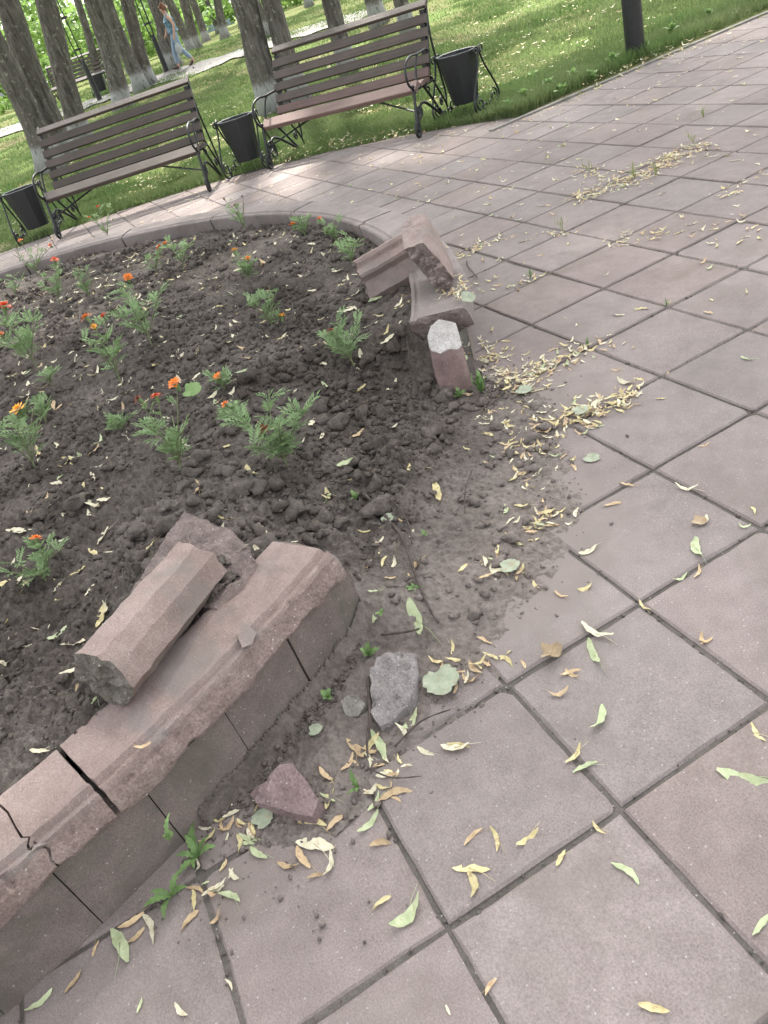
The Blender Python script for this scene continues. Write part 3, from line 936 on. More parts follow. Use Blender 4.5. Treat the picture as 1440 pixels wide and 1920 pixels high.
def hull_stone(pts, seed, amp=0.006, cuts=5, freq=18.0, rough_dir=None, rough_amp=0.0, sharp=24):
    bm = bmesh.new()
    vs_ = [bm.verts.new(p) for p in pts]
    res = bmesh.ops.convex_hull(bm, input=vs_)
    bmesh.ops.delete(bm, geom=[g for g in res['geom_interior'] if isinstance(g, bmesh.types.BMVert)], context='VERTS')
    bmesh.ops.dissolve_limit(bm, angle_limit=math.radians(4), verts=bm.verts, edges=bm.edges)
    bmesh.ops.triangulate(bm, faces=bm.faces)
    for _ in range(cuts):
        long_e = [e for e in bm.edges if e.calc_length() > 0.016]
        if not long_e: break
        bmesh.ops.subdivide_edges(bm, edges=long_e, cuts=1, use_grid_fill=False)
        bmesh.ops.triangulate(bm, faces=bm.faces)
    bm.normal_update()
    co = np.array([v.co[:] for v in bm.verts]); no = np.array([v.normal[:] for v in bm.verts])
    d = fbm(co[:, 0] * freq, co[:, 1] * freq, co[:, 2] * freq, 4, seed) * amp
    if rough_dir is not None:
        w = np.clip((no @ np.array(rough_dir) - 0.3) / 0.4, 0, 1)
        d += w * rough_amp * fbm(co[:, 0] * freq * 1.7, co[:, 1] * freq * 1.7, co[:, 2] * freq * 1.7, 4, seed + 3, 0.6)
    for v, n, k in zip(bm.verts, no, d): v.co += Vector(n) * k
    me = bpy.data.meshes.new('stone'); bm.to_mesh(me); bm.free()
    for p in me.polygons: p.use_smooth = True
    me.set_sharp_from_angle(angle=math.radians(sharp))
    return me

def RAYD(u, v, depth):
    return Vector(CAM + ray(u, v) * depth)

def origin_mid(me):
    c = sum((v.co for v in me.vertices), Vector()) / len(me.vertices)
    for v in me.vertices: v.co -= c
    return c

def build_rubble():
    # rounded length of broken coping lying on the near kerb
    prof = dense([(-.080, -.014), (-.064, .034), (-.034, .062), (.020, .068), (.027, .063), (.028, .050), (.050, .034), (.064, .000), (.058, -.036), (.030, -.064), (.004, -.084), (-.040, -.062)], 0.010)
    prof = [(p[0] * 1.13, p[1] * 1.13) for p in prof]
    v, f, e = block(prof, 0.40, 30, 3, 0.0028, 0.016)
    me = MB().add(v, f).mesh('broken_coping_piece'); me.materials.append(M['cap']); me.materials.append(M['broken']); me.materials.append(M['mortar'])
    set_ends(me, e, 3); me.materials.append(M['grey_break'])
    m_ = len(prof)
    for p in me.polygons:
        p.use_smooth = True
        c = p.center
        if p.material_index == 0 and c.y > 0.023 and c.z > -0.035 + 0.02 * math.sin(c.x * 30): p.material_index = 2
    me.set_sharp_from_angle(angle=math.radians(20))
    o = obj('broken_coping_piece', me)
    place_axis(o, G(196, 1262, .355), G(362, 1068, .325), (0, 0.0, 1))
    tag(o, 'rounded length of broken coping lying across the near kerb, rough grey end facing the camera', 'rubble', 'broken pieces of kerb')
    # wedge-shaped plate behind it, broken face up
    top = [G(345, 957, .315), G(438, 1000, .30), G(482, 1052, .287), G(455, 1096, .284), G(405, 1140, .284), G(246, 1108, .255), G(330, 985, .30)]
    bot = [Vector((p.x * 1.0, p.y, 0)) + Vector((0.02, 0, 0.20)) for p in top]
    pts = top + bot
    me = hull_stone(pts, 5, 0.003, 6, 16, (0, 0, 1), 0.007, 40)
    me.materials.append(M['red_stone']); me.materials.append(M['broken']); me.materials.append(M['cap'])
    for p in me.polygons: p.material_index = 1 if p.normal.z > 0.55 else 2
    c = origin_mid(me); o = obj('broken_coping_piece', me); o.location = c
    tag(o, 'flat broken kerb piece with rough brown face up, propped behind the rounded length', 'rubble', 'broken pieces of kerb')
    # length of coping with a groove, tipped into the bed
    prof = dense([(.115, -.05), (.112, .030), (.094, .046), (.076, .044), (.062, .032), (.050, .032), (.036, .050), (.0, .060), (-.012, .052), (-.02, .022), (-.095, -.002), (-.108, -.05)][::-1], 0.010)
    v, f, e = block(prof, 0.33, 22, 13, 0.002, 0.014)
    me = MB().add(v, f).mesh('broken_coping_piece'); me.materials.append(M['cap']); me.materials.append(M['broken']); set_ends(me, e)
    for p in me.polygons: p.use_smooth = True
    me.set_sharp_from_angle(angle=math.radians(20))
    o = obj('broken_coping_piece', me)
    A = G(676, 533, .262); B = G(806, 458, .340)
    place_axis(o, A, B, Vector((CAM[0] - A.x, CAM[1] - A.y, 0)).normalized() * 0.75 + Vector((0, 0, 1)) )
    tag(o, 'grooved length of coping tipped down into the soil below the leaning block', 'rubble', 'broken pieces of kerb')
    # block leaning on top of it
    d0 = PX(G(822, 545, .28))[2]
    fr = [RAYD(758, 468, d0 - .05), RAYD(793, 457, d0 - .10), RAYD(822, 486, d0 - .09), RAYD(851, 524, d0 - .06), RAYD(846, 540, d0 - .03), RAYD(822, 546, d0), RAYD(793, 512, d0)]
    bk = [RAYD(751, 424, d0 + .12), RAYD(771, 405, d0 + .13), RAYD(797, 400, d0 + .10), RAYD(822, 440, d0 + .13), RAYD(848, 494, d0 + .16), RAYD(825, 512, d0 + .17), RAYD(770, 470, d0 + .17)]
    view = (np.array(fr[2]) - CAM); view /= np.linalg.norm(view)
    me = hull_stone(fr + bk, 8, 0.0015, 6, 22, tuple(-view), 0.012, 30)
    me.materials.append(M['cap']); me.materials.append(M['broken'])
    for p in me.polygons: p.material_index = 1 if p.normal.dot(Vector(view)) < -0.62 and p.normal.z < 0.62 else 0
    c = origin_mid(me); o = obj('broken_coping_piece', me); o.location = c
    tag(o, 'tilted block of coping with dark rough end, topmost of the far pile', 'rubble', 'broken pieces of kerb')
    # facing slab left standing, white mortar on its top
    b0 = G(822, 728, 0.0); b1 = G(888, 748, 0.0)
    prof = dense([(-.064, -.052), (-.066, .03), (-.045, .05), (.03, .054), (.062, .03), (.066, -.03), (.045, -.056), (-.04, -.058)], 0.014)
    v, f, e = block(prof, 0.40, 24, 23, 0.0022, 0.010, (False, True))
    v = [(x - max(0.0, (x - 0.05) / 0.15) * (0.030 + 0.75 * z + 0.3 * abs(y)), y * (1 - 0.10 * max(0, x / 0.2)), z) for (x, y, z) in v]
    me = MB().add(v, f).mesh('standing_kerb_stone'); me.materials.append(M['facing_red']); me.materials.append(M['white_break']); set_ends(me, e)
    for p in me.polygons:
        p.use_smooth = True
    me.set_sharp_from_angle(angle=math.radians(20))
    o = obj('standing_kerb_stone', me)
    base = (G(856, 742, 0.0)); base.z = -0.09
    topc = RAYD(831, 628, PX(base)[2] - 0.17)
    place_axis(o, base, topc, Vector((CAM[0] - base.x, CAM[1] - base.y, 0)))
    tag(o, 'lone upright kerb stone with white mortar on its broken top beside the breach', 'kerb stone')
    # loose stones at the foot of the near kerb
    def st(name, outline, h, mat, seed, label, cat, amp, zb=-0.004, rd=None, ra=0.0, grp=None, cuts=5):
        pts = []
        for (u, v, k) in outline:
            p = G(u, v, h * k + 0.0); pts.append(p)
            q = Vector((p.x, p.y, zb)); pts.append(q)
        me = hull_stone(pts, seed, amp, cuts, 24, rd, ra, 32)
        me.materials.append(mat)
        c = origin_mid(me); o = obj(name, me); o.location = c
        tag(o, label, cat, grp)
        return o
    st('loose_stone', [(692, 1262, .9), (705, 1232, 1), (745, 1217, 1), (778, 1228, .8), (786, 1262, .6), (772, 1310, .6), (738, 1350, .5), (712, 1362, .4), (695, 1335, .6)], 0.055, M['grey_stone'], 4,
       'rough grey violet stone lying on its side beside the end of the near kerb', 'stone', 0.004, rd=(0, 0, 1), ra=0.008)
    st('loose_stone', [(470, 1490, .5), (500, 1462, .9), (525, 1435, 1), (548, 1428, 1), (565, 1452, 1), (598, 1500, .7), (585, 1530, .5), (555, 1525, .6), (480, 1505, .5)], 0.065, M['red_stone'], 9,
       'brownish red wedge of concrete lying at the foot of the near kerb', 'stone', 0.003, rd=(0, 0, 1), ra=0.006)
    st('loose_stone', [(640, 1315, .8), (652, 1302, 1), (672, 1302, 1), (684, 1320, .8), (672, 1342, .5), (648, 1345, .4)], 0.04, M['mortar'], 17,
       'small pale lump of mortar between the kerb and the grey violet stone', 'stone', 0.006)
    # flake of coping lying on the near kerb
    pts = []
    for (u, v) in ((443, 1190), (470, 1176), (482, 1186), (472, 1208), (455, 1214)):
        pts += [G(u, v, ZT + 0.012), G(u, v, ZT + 0.005)]
    me = hull_stone(pts, 31, 0.0012, 4, 40); me.materials.append(M['cap'])
    c = origin_mid(me); o = obj('stone_flake', me); o.location = c
    tag(o, 'thin stone flake lying on the coping of the near kerb', 'stone flake')

M['grey_break'] = concrete('old grey break in concrete', [(0.3, (0.095, 0.085, 0.07)), (0.5, (0.17, 0.152, 0.13)), (0.75, (0.27, 0.25, 0.22))], big=16, mid=70, grain=160, bump_d=0.014, speck=0.6, local=True, bump_s=1.0)
M['facing_red'] = concrete('red brown kerb stone', [(0.3, (0.13, 0.095, 0.085)), (0.5, (0.20, 0.14, 0.13)), (0.75, (0.27, 0.20, 0.185))], big=8, mid=22, grain=200, bump_d=0.003, speck=0.4,
                           stain=((0.30, 0.27, 0.25), 9.0, 0.55, 0.72, 0.5), local=True)
def mortar_top(mt):
    """pale mortar left on the top of the standing stone"""
    nt = mt.node_tree; bs = nt.nodes['Principled BSDF']; src = bs.inputs['Base Color'].links[0].from_socket
    p = obj_pos(nt); sp = nt.nodes.new('ShaderNodeSeparateXYZ'); nt.links.new(p, sp.inputs[0])
    n = tex_noise(nt, p, 26.0, 5, 0.6)
    e = math_n(nt, 'ADD', sp.outputs['X'], math_n(nt, 'MULTIPLY', math_n(nt, 'SUBTRACT', n, 0.5), 0.06))
    nt.links.new(mixc(nt, ramp(nt, math_n(nt, 'ADD', e, 0.36), [(0.485, (0, 0, 0)), (0.495, (1, 1, 1))]), src, (0.40, 0.38, 0.365)), bs.inputs['Base Color'])
mortar_top(M['facing_red'])
build_rubble()

def joint_grit():
    """crumbs of dirt and sand lying along the joints"""
    r = np.random.RandomState(8)
    bm = bmesh.new(); bmesh.ops.create_icosphere(bm, subdivisions=1, radius=1.0)
    co = np.array([v.co[:] for v in bm.verts]); fa = np.array([[v.index for v in q.verts] for q in bm.faces]); bm.free()
    Vs = []; Fs = []; o = 0
    for _ in range(6000):
        if r.uniform() < 0.5: x, y = round(r.uniform(-4, 1) / S) * S + r.normal(0, 0.006), r.uniform(-2.4, 3.4)
        else: x, y = r.uniform(-4, 1), round(r.uniform(-2.4, 3.4) / S) * S + r.normal(0, 0.006)
        rr = math.hypot(x - CX, y - CY) / S
        if rr < 8.75: continue
        u, v, d = PX((x, y, 0))
        if not (-20 < u < 1460 and -20 < v < 1940) or d < 0.3: continue
        s = r.choice([0.0012, 0.002, 0.003, 0.0045], p=[.4, .35, .2, .05])
        Vs.append(co * s * r.uniform(0.6, 1.3, 3) * (1 + 0.3 * r.normal(0, 1, (len(co), 1))) + np.array([x, y, -0.004])); Fs.append(fa + o); o += len(co)
    ob = obj('joint_grit', np_mesh('joint_grit', np.concatenate(Vs), np.concatenate(Fs)), M['joint'], kind='stuff'); ob['label'] = 'crumbs of dirt along the joints of the paving'
joint_grit()

def strewn_crumbs():
    """soil crumbs kicked out over the slabs round the breach"""
    r = np.random.RandomState(18)
    bm = bmesh.new(); bmesh.ops.create_icosphere(bm, subdivisions=1, radius=1.0)
    co = np.array([v.co[:] for v in bm.verts]); fa = np.array([[v.index for v in q.verts] for q in bm.faces]); bm.free()
    A = r.uniform(18, 58, 9000); D = 3.47 + r.exponential(0.16, 9000)
    X = CX + np.cos(np.radians(A)) * D; Y = CY + np.sin(np.radians(A)) * D
    sd_ = sdist(X, Y, SPILL)
    keep = (sd_ < 0.05) & (r.uniform(0, 1, 9000) < np.exp(np.minimum(sd_, 0) / 0.10)) & (D > 3.49)
    X, Y = X[keep][:2600], Y[keep][:2600]
    Z = np.maximum(soil_z(X, Y), 0.0)
    Vs = []; Fs = []; o = 0
    for x, y, z in zip(X, Y, Z):
        s = r.choice([0.0012, 0.002, 0.0032, 0.005, 0.008], p=[.36, .33, .2, .08, .03])
        Vs.append(co * s * r.uniform(0.6, 1.3, 3) * (1 + 0.3 * r.normal(0, 1, (len(co), 1))) + np.array([x, y, z + s * 0.3])); Fs.append(fa + o); o += len(co)
    ob = obj('strewn_crumbs', np_mesh('strewn_crumbs', np.concatenate(Vs), np.concatenate(Fs)), M['soil'], kind='stuff'); ob['label'] = 'small crumbs of soil strewn over the slabs by the breach'
strewn_crumbs()

# ================================================================== benches, bins, lamp posts
def spiral(cy, cz, r0, r1, a0, turns, n=22):
    out = []
    for i in range(n + 1):
        t = i / n
        a = a0 + turns * 2 * PI * t; r = r0 + (r1 - r0) * t
        out.append((cy + r * math.cos(a), cz + r * math.sin(a)))
    return out

def wood(name, a, b):
    mt, nt, bs = new_mat(name)
    tc = nt.nodes.new('ShaderNodeTexCoord')
    mp = nt.nodes.new('ShaderNodeMapping'); mp.inputs['Scale'].default_value = (1.2, 26, 26)
    nt.links.new(tc.outputs['Object'], mp.inputs['Vector'])
    n = tex_noise(nt, mp.outputs[0], 2.0, 5, 0.6, 0.3)
    n2 = tex_noise(nt, tc.outputs['Object'], 3.0, 4, 0.6)
    c = ramp(nt, math_n(nt, 'ADD', math_n(nt, 'MULTIPLY', n, 0.6), math_n(nt, 'MULTIPLY', n2, 0.4)), [(0.3, a), (0.7, b)])
    hs = nt.nodes.new('ShaderNodeHueSaturation'); nt.links.new(c, hs.inputs['Color'])
    nt.links.new(math_n(nt, 'ADD', math_n(nt, 'MULTIPLY', obj_random(nt), 0.3), 0.85), hs.inputs['Value'])
    nt.links.new(hs.outputs[0], bs.inputs['Base Color'])
    bs.inputs['Roughness'].default_value = 0.55; bs.inputs['Specular IOR Level'].default_value = 0.35
    bump(nt, bs, n, 0.4, 0.003)
    return mt
M['wood_dark'] = wood('weathered dark stained wood', (0.043, 0.033, 0.027), (0.096, 0.075, 0.063))
M['wood_red'] = wood('red brown stained wood', (0.105, 0.064, 0.055), (0.19, 0.13, 0.115))

def yz(pts, x):
    return [(x, p[0], p[1]) for p in pts]

def side_frame(x):
    r = 0.0115
    mb = MB()
    T = lambda pts, rad=r, st=6: mb.add(*tube(bez(yz(pts, x), st), max(rad * 1.25, 0.0105), 6))
    # front foot loop and leg
    T([(0.06, 0.115), (0.045, 0.03), (0.005, 0.004), (-0.03, 0.04), (-0.02, 0.11), (0.02, 0.135), (0.05, 0.21), (0.082, 0.31), (0.10, 0.385)])
    T([(0.035, 0.15), (0.01, 0.10), (0.012, 0.06), (0.02, 0.05)], 0.012)
    # scroll springing from the leg
    mb.add(*tube([(x, *p) for p in [(0.055, 0.22), (0.06, 0.16), (0.09, 0.135), (0.13, 0.15)]] + [(x, *p) for p in spiral(0.125, 0.205, 0.055, 0.018, -PI / 3, 1.15)], 0.010, 6))
    # arch to the rear foot
    T([(0.05, 0.11), (0.11, 0.19), (0.20, 0.255), (0.30, 0.235), (0.45, 0.14), (0.65, 0.004)])
    # rear leg, rear scroll
    T([(0.30, 0.40), (0.42, 0.27), (0.55, 0.11), (0.66, 0.0)], 0.010)
    T([(0.52, 0.42), (0.60, 0.30), (0.69, 0.18), (0.735, 0.08), (0.73, 0.0)], 0.0085)
    mb.add(*tube(yz(spiral(0.63, 0.165, 0.045, 0.014, 0.4, 1.2), x), 0.0095, 6))
    mb.add(*tube(yz(spiral(0.40, 0.335, 0.05, 0.016, 1.2, 1.1), x), 0.0095, 6))
    # arm rest
    T([(0.10, 0.40), (0.035, 0.46), (0.025, 0.55), (0.085, 0.635), (0.20, 0.665), (0.34, 0.655), (0.52, 0.66)], 0.010)
    T([(0.20, 0.445), (0.255, 0.56), (0.32, 0.635), (0.40, 0.66)], 0.008)
    # flat seat bar and back post with the rod behind it
    mb.add(*tube([(x, 0.10, 0.392), (x, 0.52, 0.385)], 0.017, 4))
    mb.add(*tube([(x, 0.47, 0.385), (x, 0.60, 0.68), (x, 0.765, 1.045)], 0.017, 4))
    T([(0.775, 1.055), (0.74, 0.97), (0.70, 0.80), (0.70, 0.62), (0.735, 0.40), (0.76, 0.22), (0.73, 0.12)], 0.007)
    # cast balls in the scrolls
    for cy, cz, rr in ((0.005, 0.075, 0.022), (0.122, 0.205, 0.016), (0.63, 0.165, 0.015), (0.105, 0.425, 0.02)):
        v, f = lump_shape(rr, 1, 1, 0.05)
        mb.add(v + np.array([x, cy, cz]), f)
    return mb

def build_bench(top='wood_dark', seat='wood_red', scale=1.0):
    root = empty('park_bench')
    for x in (-0.93, 0.93):
        obj('side_frame', side_frame(x), M['iron'], root, smooth_shade=True)
    for s in (-1, 1):
        pts = [Vector((s * 0.93, 0.10, 0.20)).lerp(Vector((s * 0.33, 0.30, 0.375)), t / 24) for t in range(25)]
        v, f = tube(pts, [0.008 + 0.003 * (i % 2) for i in range(25)], 5)
        obj('brace', MB().add(v, f), M['iron'], root)
    L = 1.89
    # seat slats: front beam, then two narrower ones
    for k, (y, z, w, h) in enumerate(((0.165, 0.408, 0.118, 0.052), (0.300, 0.412, 0.105, 0.034), (0.415, 0.408, 0.092, 0.034))):
        me = MB().add(*box(0, 0, 0, L, w, h, 0.006)).mesh('seat_slat')
        o = obj('seat_slat', me, M[seat], root); o.location = (0, y, z); o.rotation_euler = ((0.62, 0.16, 0.05)[k], rnd.uniform(-.003, .003), 0)
    # back slats up the post, then the wide top rail
    ang = math.atan2(0.765 - 0.47, 1.045 - 0.385)
    for k in range(6):
        t = 0.13 + k * 0.158
        y = 0.47 + (0.765 - 0.47) * t; z = 0.385 + (1.045 - 0.385) * t
        me = MB().add(*box(0, 0, 0, L, 0.034, 0.082, 0.005)).mesh('back_slat')
        o = obj('back_slat', me, M[seat if k == 0 else top], root)
        tilt = -ang if k < 5 else -ang - 0.55
        o.location = (0, y - 0.034 + (0.02 if k == 5 else 0), z + (0.012 if k == 5 else 0)); o.rotation_euler = (tilt, rnd.uniform(-.003, .003), 0)
    # small blocks that hold the slats off the post
    for x in (-0.90, 0.90):
        for k in range(5):
            t = 0.13 + (k + .5) * 0.158
            obj('spacer', MB().add(*box(x, 0.47 + (0.765 - 0.47) * t - 0.022, 0.385 + 0.66 * t, 0.05, 0.03, 0.05)), M['iron'], root)
    return root

b2 = build_bench()
b2.location = (-7.29, 2.556, 0.002); b2.rotation_euler = (0, 0, 0.623)
tag(b2, 'slatted park bench on the right with reddish brown seat and dark back', 'bench', 'benches round the flower bed')
b1 = build_bench('wood_dark', 'wood_dark')
b1.location = (-8.63, 0.506, 0.006); b1.rotation_euler = (0, 0, 1.073)
tag(b1, 'long dark slatted park bench on the left, between two litter bins', 'bench', 'benches round the flower bed')

def build_bin():
    root = empty('litter_bin')
    n = 8
    mb = MB()
    def ring(w, d, z):
        pts = []
        for k in range(n):
            a = 2 * PI * (k + 0.5) / n
            pts.append((max(-w, min(w, math.cos(a) * w * 1.18)), max(-d, min(d, math.sin(a) * d * 1.18)), z))
        return pts
    o1, o2 = ring(0.122, 0.10, 0.12), ring(0.188, 0.145, 0.60)
    i1, i2 = ring(0.117, 0.095, 0.126), ring(0.182, 0.139, 0.60)
    mb.v = o1 + o2 + i2 + i1
    f = [tuple(reversed(range(n))), tuple(range(3 * n, 4 * n))]
    for k in range(n):
        b = (k + 1) % n
        f += [(k, b, b + n, k + n), (k + n, b + n, b + 2 * n, k + 2 * n), (k + 2 * n, b + 2 * n, b + 3 * n, k + 3 * n)]
    mb.f = f
    obj('bucket', mb, M['bin'], root)
    rim = tube([Vector(p) for p in o2 + [o2[0]]], 0.006, 5); obj('rim', MB().add(*rim), M['iron_pale'], root)
    for s in (-1, 1):
        mb = MB(); x = s * 0.245
        T = lambda pts, rad=0.0095: mb.add(*tube(bez([(x, p[0], p[1]) for p in pts], 6), rad, 6))
        T([(0.0, 0.60), (-0.06, 0.44), (-0.17, 0.26), (-0.235, 0.12), (-0.20, 0.02), (-0.12, 0.004), (-0.06, 0.05)])
        T([(0.0, 0.60), (0.06, 0.44), (0.17, 0.26), (0.235, 0.12), (0.20, 0.02), (0.12, 0.004), (0.06, 0.05)])
        for q in (-1, 1):
            mb.add(*tube([(x, p[0], p[1]) for p in spiral(q * 0.13, 0.11, 0.075, 0.02, PI / 2 if q > 0 else PI / 2, q * -1.25)], 0.0085, 6))
            mb.add(*tube([(x, p[0], p[1]) for p in spiral(q * 0.045, 0.58, 0.042, 0.014, PI if q > 0 else 0, q * -1.2)], 0.008, 6))
            mb.add(*tube([(x, p[0], p[1]) for p in spiral(q * 0.05, 0.055, 0.048, 0.015, -PI / 2, q * 1.2)], 0.008, 6))
        mb.add(*tube([(x, 0, 0.585), (x - s * 0.05, 0, 0.585)], 0.011, 6))
        obj('side_stand', mb, M['iron'], root, smooth_shade=True)
    for q in (-0.12, 0.12): obj('ground_bar', MB().add(*tube([(-0.245, q, 0.006), (0.245, q, 0.006)], 0.006, 5)), M['iron'], root)
    return root
M['iron_pale'] = plain('worn rim metal', (0.10, 0.11, 0.11), (0.20, 0.21, 0.21), 30, 0.45)

bin0 = build_bin()
BINS = [((-9.80, -0.46, 0.0), 1.28, 'dark tapered litter bin at the far left, in front of the left bench end'),
        ((-8.45, 1.93, 0.005), 0.87, 'dark tapered litter bin between the two benches, thin grass blades before it'),
        ((-6.66, 3.74, 0.005), 0.47, 'dark litter bin with curled wire stand at the right end of the right bench')]
for k, (p, rot, lab) in enumerate(BINS):
    o = bin0 if k == 0 else copy_tree(bin0)
    o.location = p; o.rotation_euler = (0, 0, rot); o.scale = (1, 1, 0.91)
    tag(o, lab, 'litter bin', 'litter bins beside the benches')

# thick dark post at the lawn's edge
def build_post():
    p = GT(1193, 113); p.z = 0.0
    root = empty('lamp_post', p, 0, 'thick dark metal post standing in the grass by the paving edge, top right', 'lamp post')
    v, f = tube([(0, 0, -0.1), (0, 0, 1.6), (0, 0, 1.65), (0, 0, 3.4)], [0.089, 0.089, 0.06, 0.05], 24)
    obj('shaft', MB().add(v, f), M['iron'], root, smooth_shade=False)
    obj('cover_plate', MB().add(*box(0.086, 0.0, 0.62, 0.012, 0.09, 0.26, 0.003)), M['iron'], root)
    v, f = lump_shape(0.2, 2, 2, 0.0); obj('globe', MB().add(v + np.array([0, 0, 3.6]), f), M['globe'], root, smooth_shade=True)
M['globe'] = plain('frosted globe', (0.7, 0.7, 0.68), (0.8, 0.8, 0.78), 4, 0.3)
build_post()

def deco_lamp(u, v, lab, h=3.6):
    p = GT(u, v)
    root = empty('street_lamp', p, 0.4, lab, 'street lamp', 'decorative lamp posts behind the benches')
    obj('shaft', MB().add(*tube([(0, 0, -.05), (0, 0, 0.05), (0, 0, 0.9), (0, 0, 1.0)], [0.10, 0.075, 0.07, 0.05], 12)), M['iron'], root)
    for k in range(3):
        a = 2 * PI * k / 3
        obj('rod', MB().add(*tube(bez([(math.cos(a) * 0.05, math.sin(a) * 0.05, 0.9), (math.cos(a) * 0.09, math.sin(a) * 0.09, 1.3), (math.cos(a) * 0.085, math.sin(a) * 0.085, 2.2), (math.cos(a) * 0.05, math.sin(a) * 0.05, h)], 5), 0.018, 6)), M['iron'], root)
    for z in (1.25, 2.0, 2.8):
        obj('collar', MB().add(*tube([(0, 0, z), (0, 0, z + 0.05)], 0.115, 10)), M['iron'], root)
    obj('finial', MB().add(*tube([(0, 0, h - .05), (0, 0, h + 0.12)], [0.10, 0.16], 12)), M['iron'], root)
    v, f = lump_shape(0.22, 2, 2, 0.0); obj('globe', MB().add(v + np.array([0, 0, h + 0.30]), f), M['globe'], root, smooth_shade=True)
deco_lamp(188, 188, 'black ornamental lamp post beside the distant bench')
deco_lamp(315, 139, 'black ornamental lamp post just left of the walking person')

# distant bench and bin on the far path
bf = copy_tree(b1); pf = GT(158, 178); bf.location = pf; bf.rotation_euler = (0, 0, 1.25)
tag(bf, 'small distant bench seen between tree trunks across the path', 'bench', 'benches round the flower bed')
bb = copy_tree(bin0); bb.location = GT(196, 178); bb.rotation_euler = (0, 0, 1.2)
tag(bb, 'distant dark litter bin beside the far bench, in front of a whitewashed trunk', 'litter bin', 'litter bins beside the benches')

# ================================================================== trees, path, houses, person
def bark_mat():
    mt, nt, bs = new_mat('linden bark with whitewashed foot')
    tc = nt.nodes.new('ShaderNodeTexCoord'); p = tc.outputs['Object']
    mp = nt.nodes.new('ShaderNodeMapping'); mp.inputs['Scale'].default_value = (9, 9, 1.6); nt.links.new(p, mp.inputs['Vector'])
    n1 = tex_noise(nt, mp.outputs[0], 2.2, 6, 0.65, 0.5); n2 = tex_noise(nt, p, 7.0, 5, 0.6); n3 = tex_noise(nt, p, 16.0, 4, 0.6)
    c = ramp(nt, n1, [(0.3, (0.04, 0.036, 0.031)), (0.5, (0.105, 0.096, 0.085)), (0.72, (0.185, 0.17, 0.152))])
    c = mixc(nt, math_n(nt, 'MULTIPLY', ramp(nt, n3, [(0.60, (0, 0, 0)), (0.67, (1, 1, 1))]), 0.75), c, (0.26, 0.26, 0.22))
    sp = nt.nodes.new('ShaderNodeSeparateXYZ'); nt.links.new(p, sp.inputs[0])
    edge = math_n(nt, 'ADD', sp.outputs['Z'], math_n(nt, 'MULTIPLY', math_n(nt, 'SUBTRACT', n1, 0.5), 0.55))
    ww = ramp(nt, edge, [(0.42, (1, 1, 1)), (0.50, (0, 0, 0))])
    worn = ramp(nt, n1, [(0.34, (0.15, 0.15, 0.15)), (0.46, (1, 1, 1))])
    c = mixc(nt, math_n(nt, 'MULTIPLY', ww, math_n(nt, 'MULTIPLY', worn, 0.85)), c, (0.31, 0.315, 0.31))
    nt.links.new(c, bs.inputs['Base Color']); bs.inputs['Roughness'].default_value = 0.95; bs.inputs['Specular IOR Level'].default_value = 0.1
    bump(nt, bs, n1, 0.9, 0.03)
    return mt
M['bark'] = bark_mat()
M['leaf_tree'] = leafy('linden leaf', (0.05, 0.11, 0.02), (0.12, 0.21, 0.045), 1.2, 0.5)
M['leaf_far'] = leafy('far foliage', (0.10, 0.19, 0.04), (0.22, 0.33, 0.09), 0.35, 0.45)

def leaf_cloud(n_clump, per, leaf, extent, seed, shape=None):
    """leaf-sized faces gathered in clumps; returns verts, quads"""
    r = np.random.RandomState(seed)
    C = []
    while len(C) < n_clump:
        p = r.uniform(-1, 1, 3)
        d = np.linalg.norm(p)
        if d > 1 or d < r.uniform(0, 0.75): continue
        if shape is not None and not shape(p, r): continue
        C.append(p)
    C = np.array(C) * np.array(extent)
    cs = r.uniform(0.16, 0.42, n_clump)
    P = np.repeat(C, per, 0) + r.normal(0, 1, (n_clump * per, 3)) * np.repeat(cs, per)[:, None] * np.array([1, 1, 0.6])
    N = len(P)
    t = r.normal(0, 1, (N, 3)); t[:, 2] = t[:, 2] * 0.5 - 0.3; t /= np.linalg.norm(t, axis=1)[:, None]
    b = np.cross(t, r.normal(0, 1, (N, 3))); b /= np.linalg.norm(b, axis=1)[:, None]
    s = leaf * r.uniform(0.6, 1.3, N)[:, None]
    V = np.stack([P - t * s * 0.5, P + b * s * 0.36, P + t * s * 0.5, P - b * s * 0.36], 1).reshape(-1, 3)
    F = np.arange(N * 4).reshape(-1, 4)
    return V, F

crown_meshes = []
for k in range(3):
    V, F = leaf_cloud(120, 15, 0.13, (2.3, 2.3, 2.0), 50 + k)
    me = np_mesh('crown', V, F); me.materials.append(M['leaf_tree']); crown_meshes.append(me)

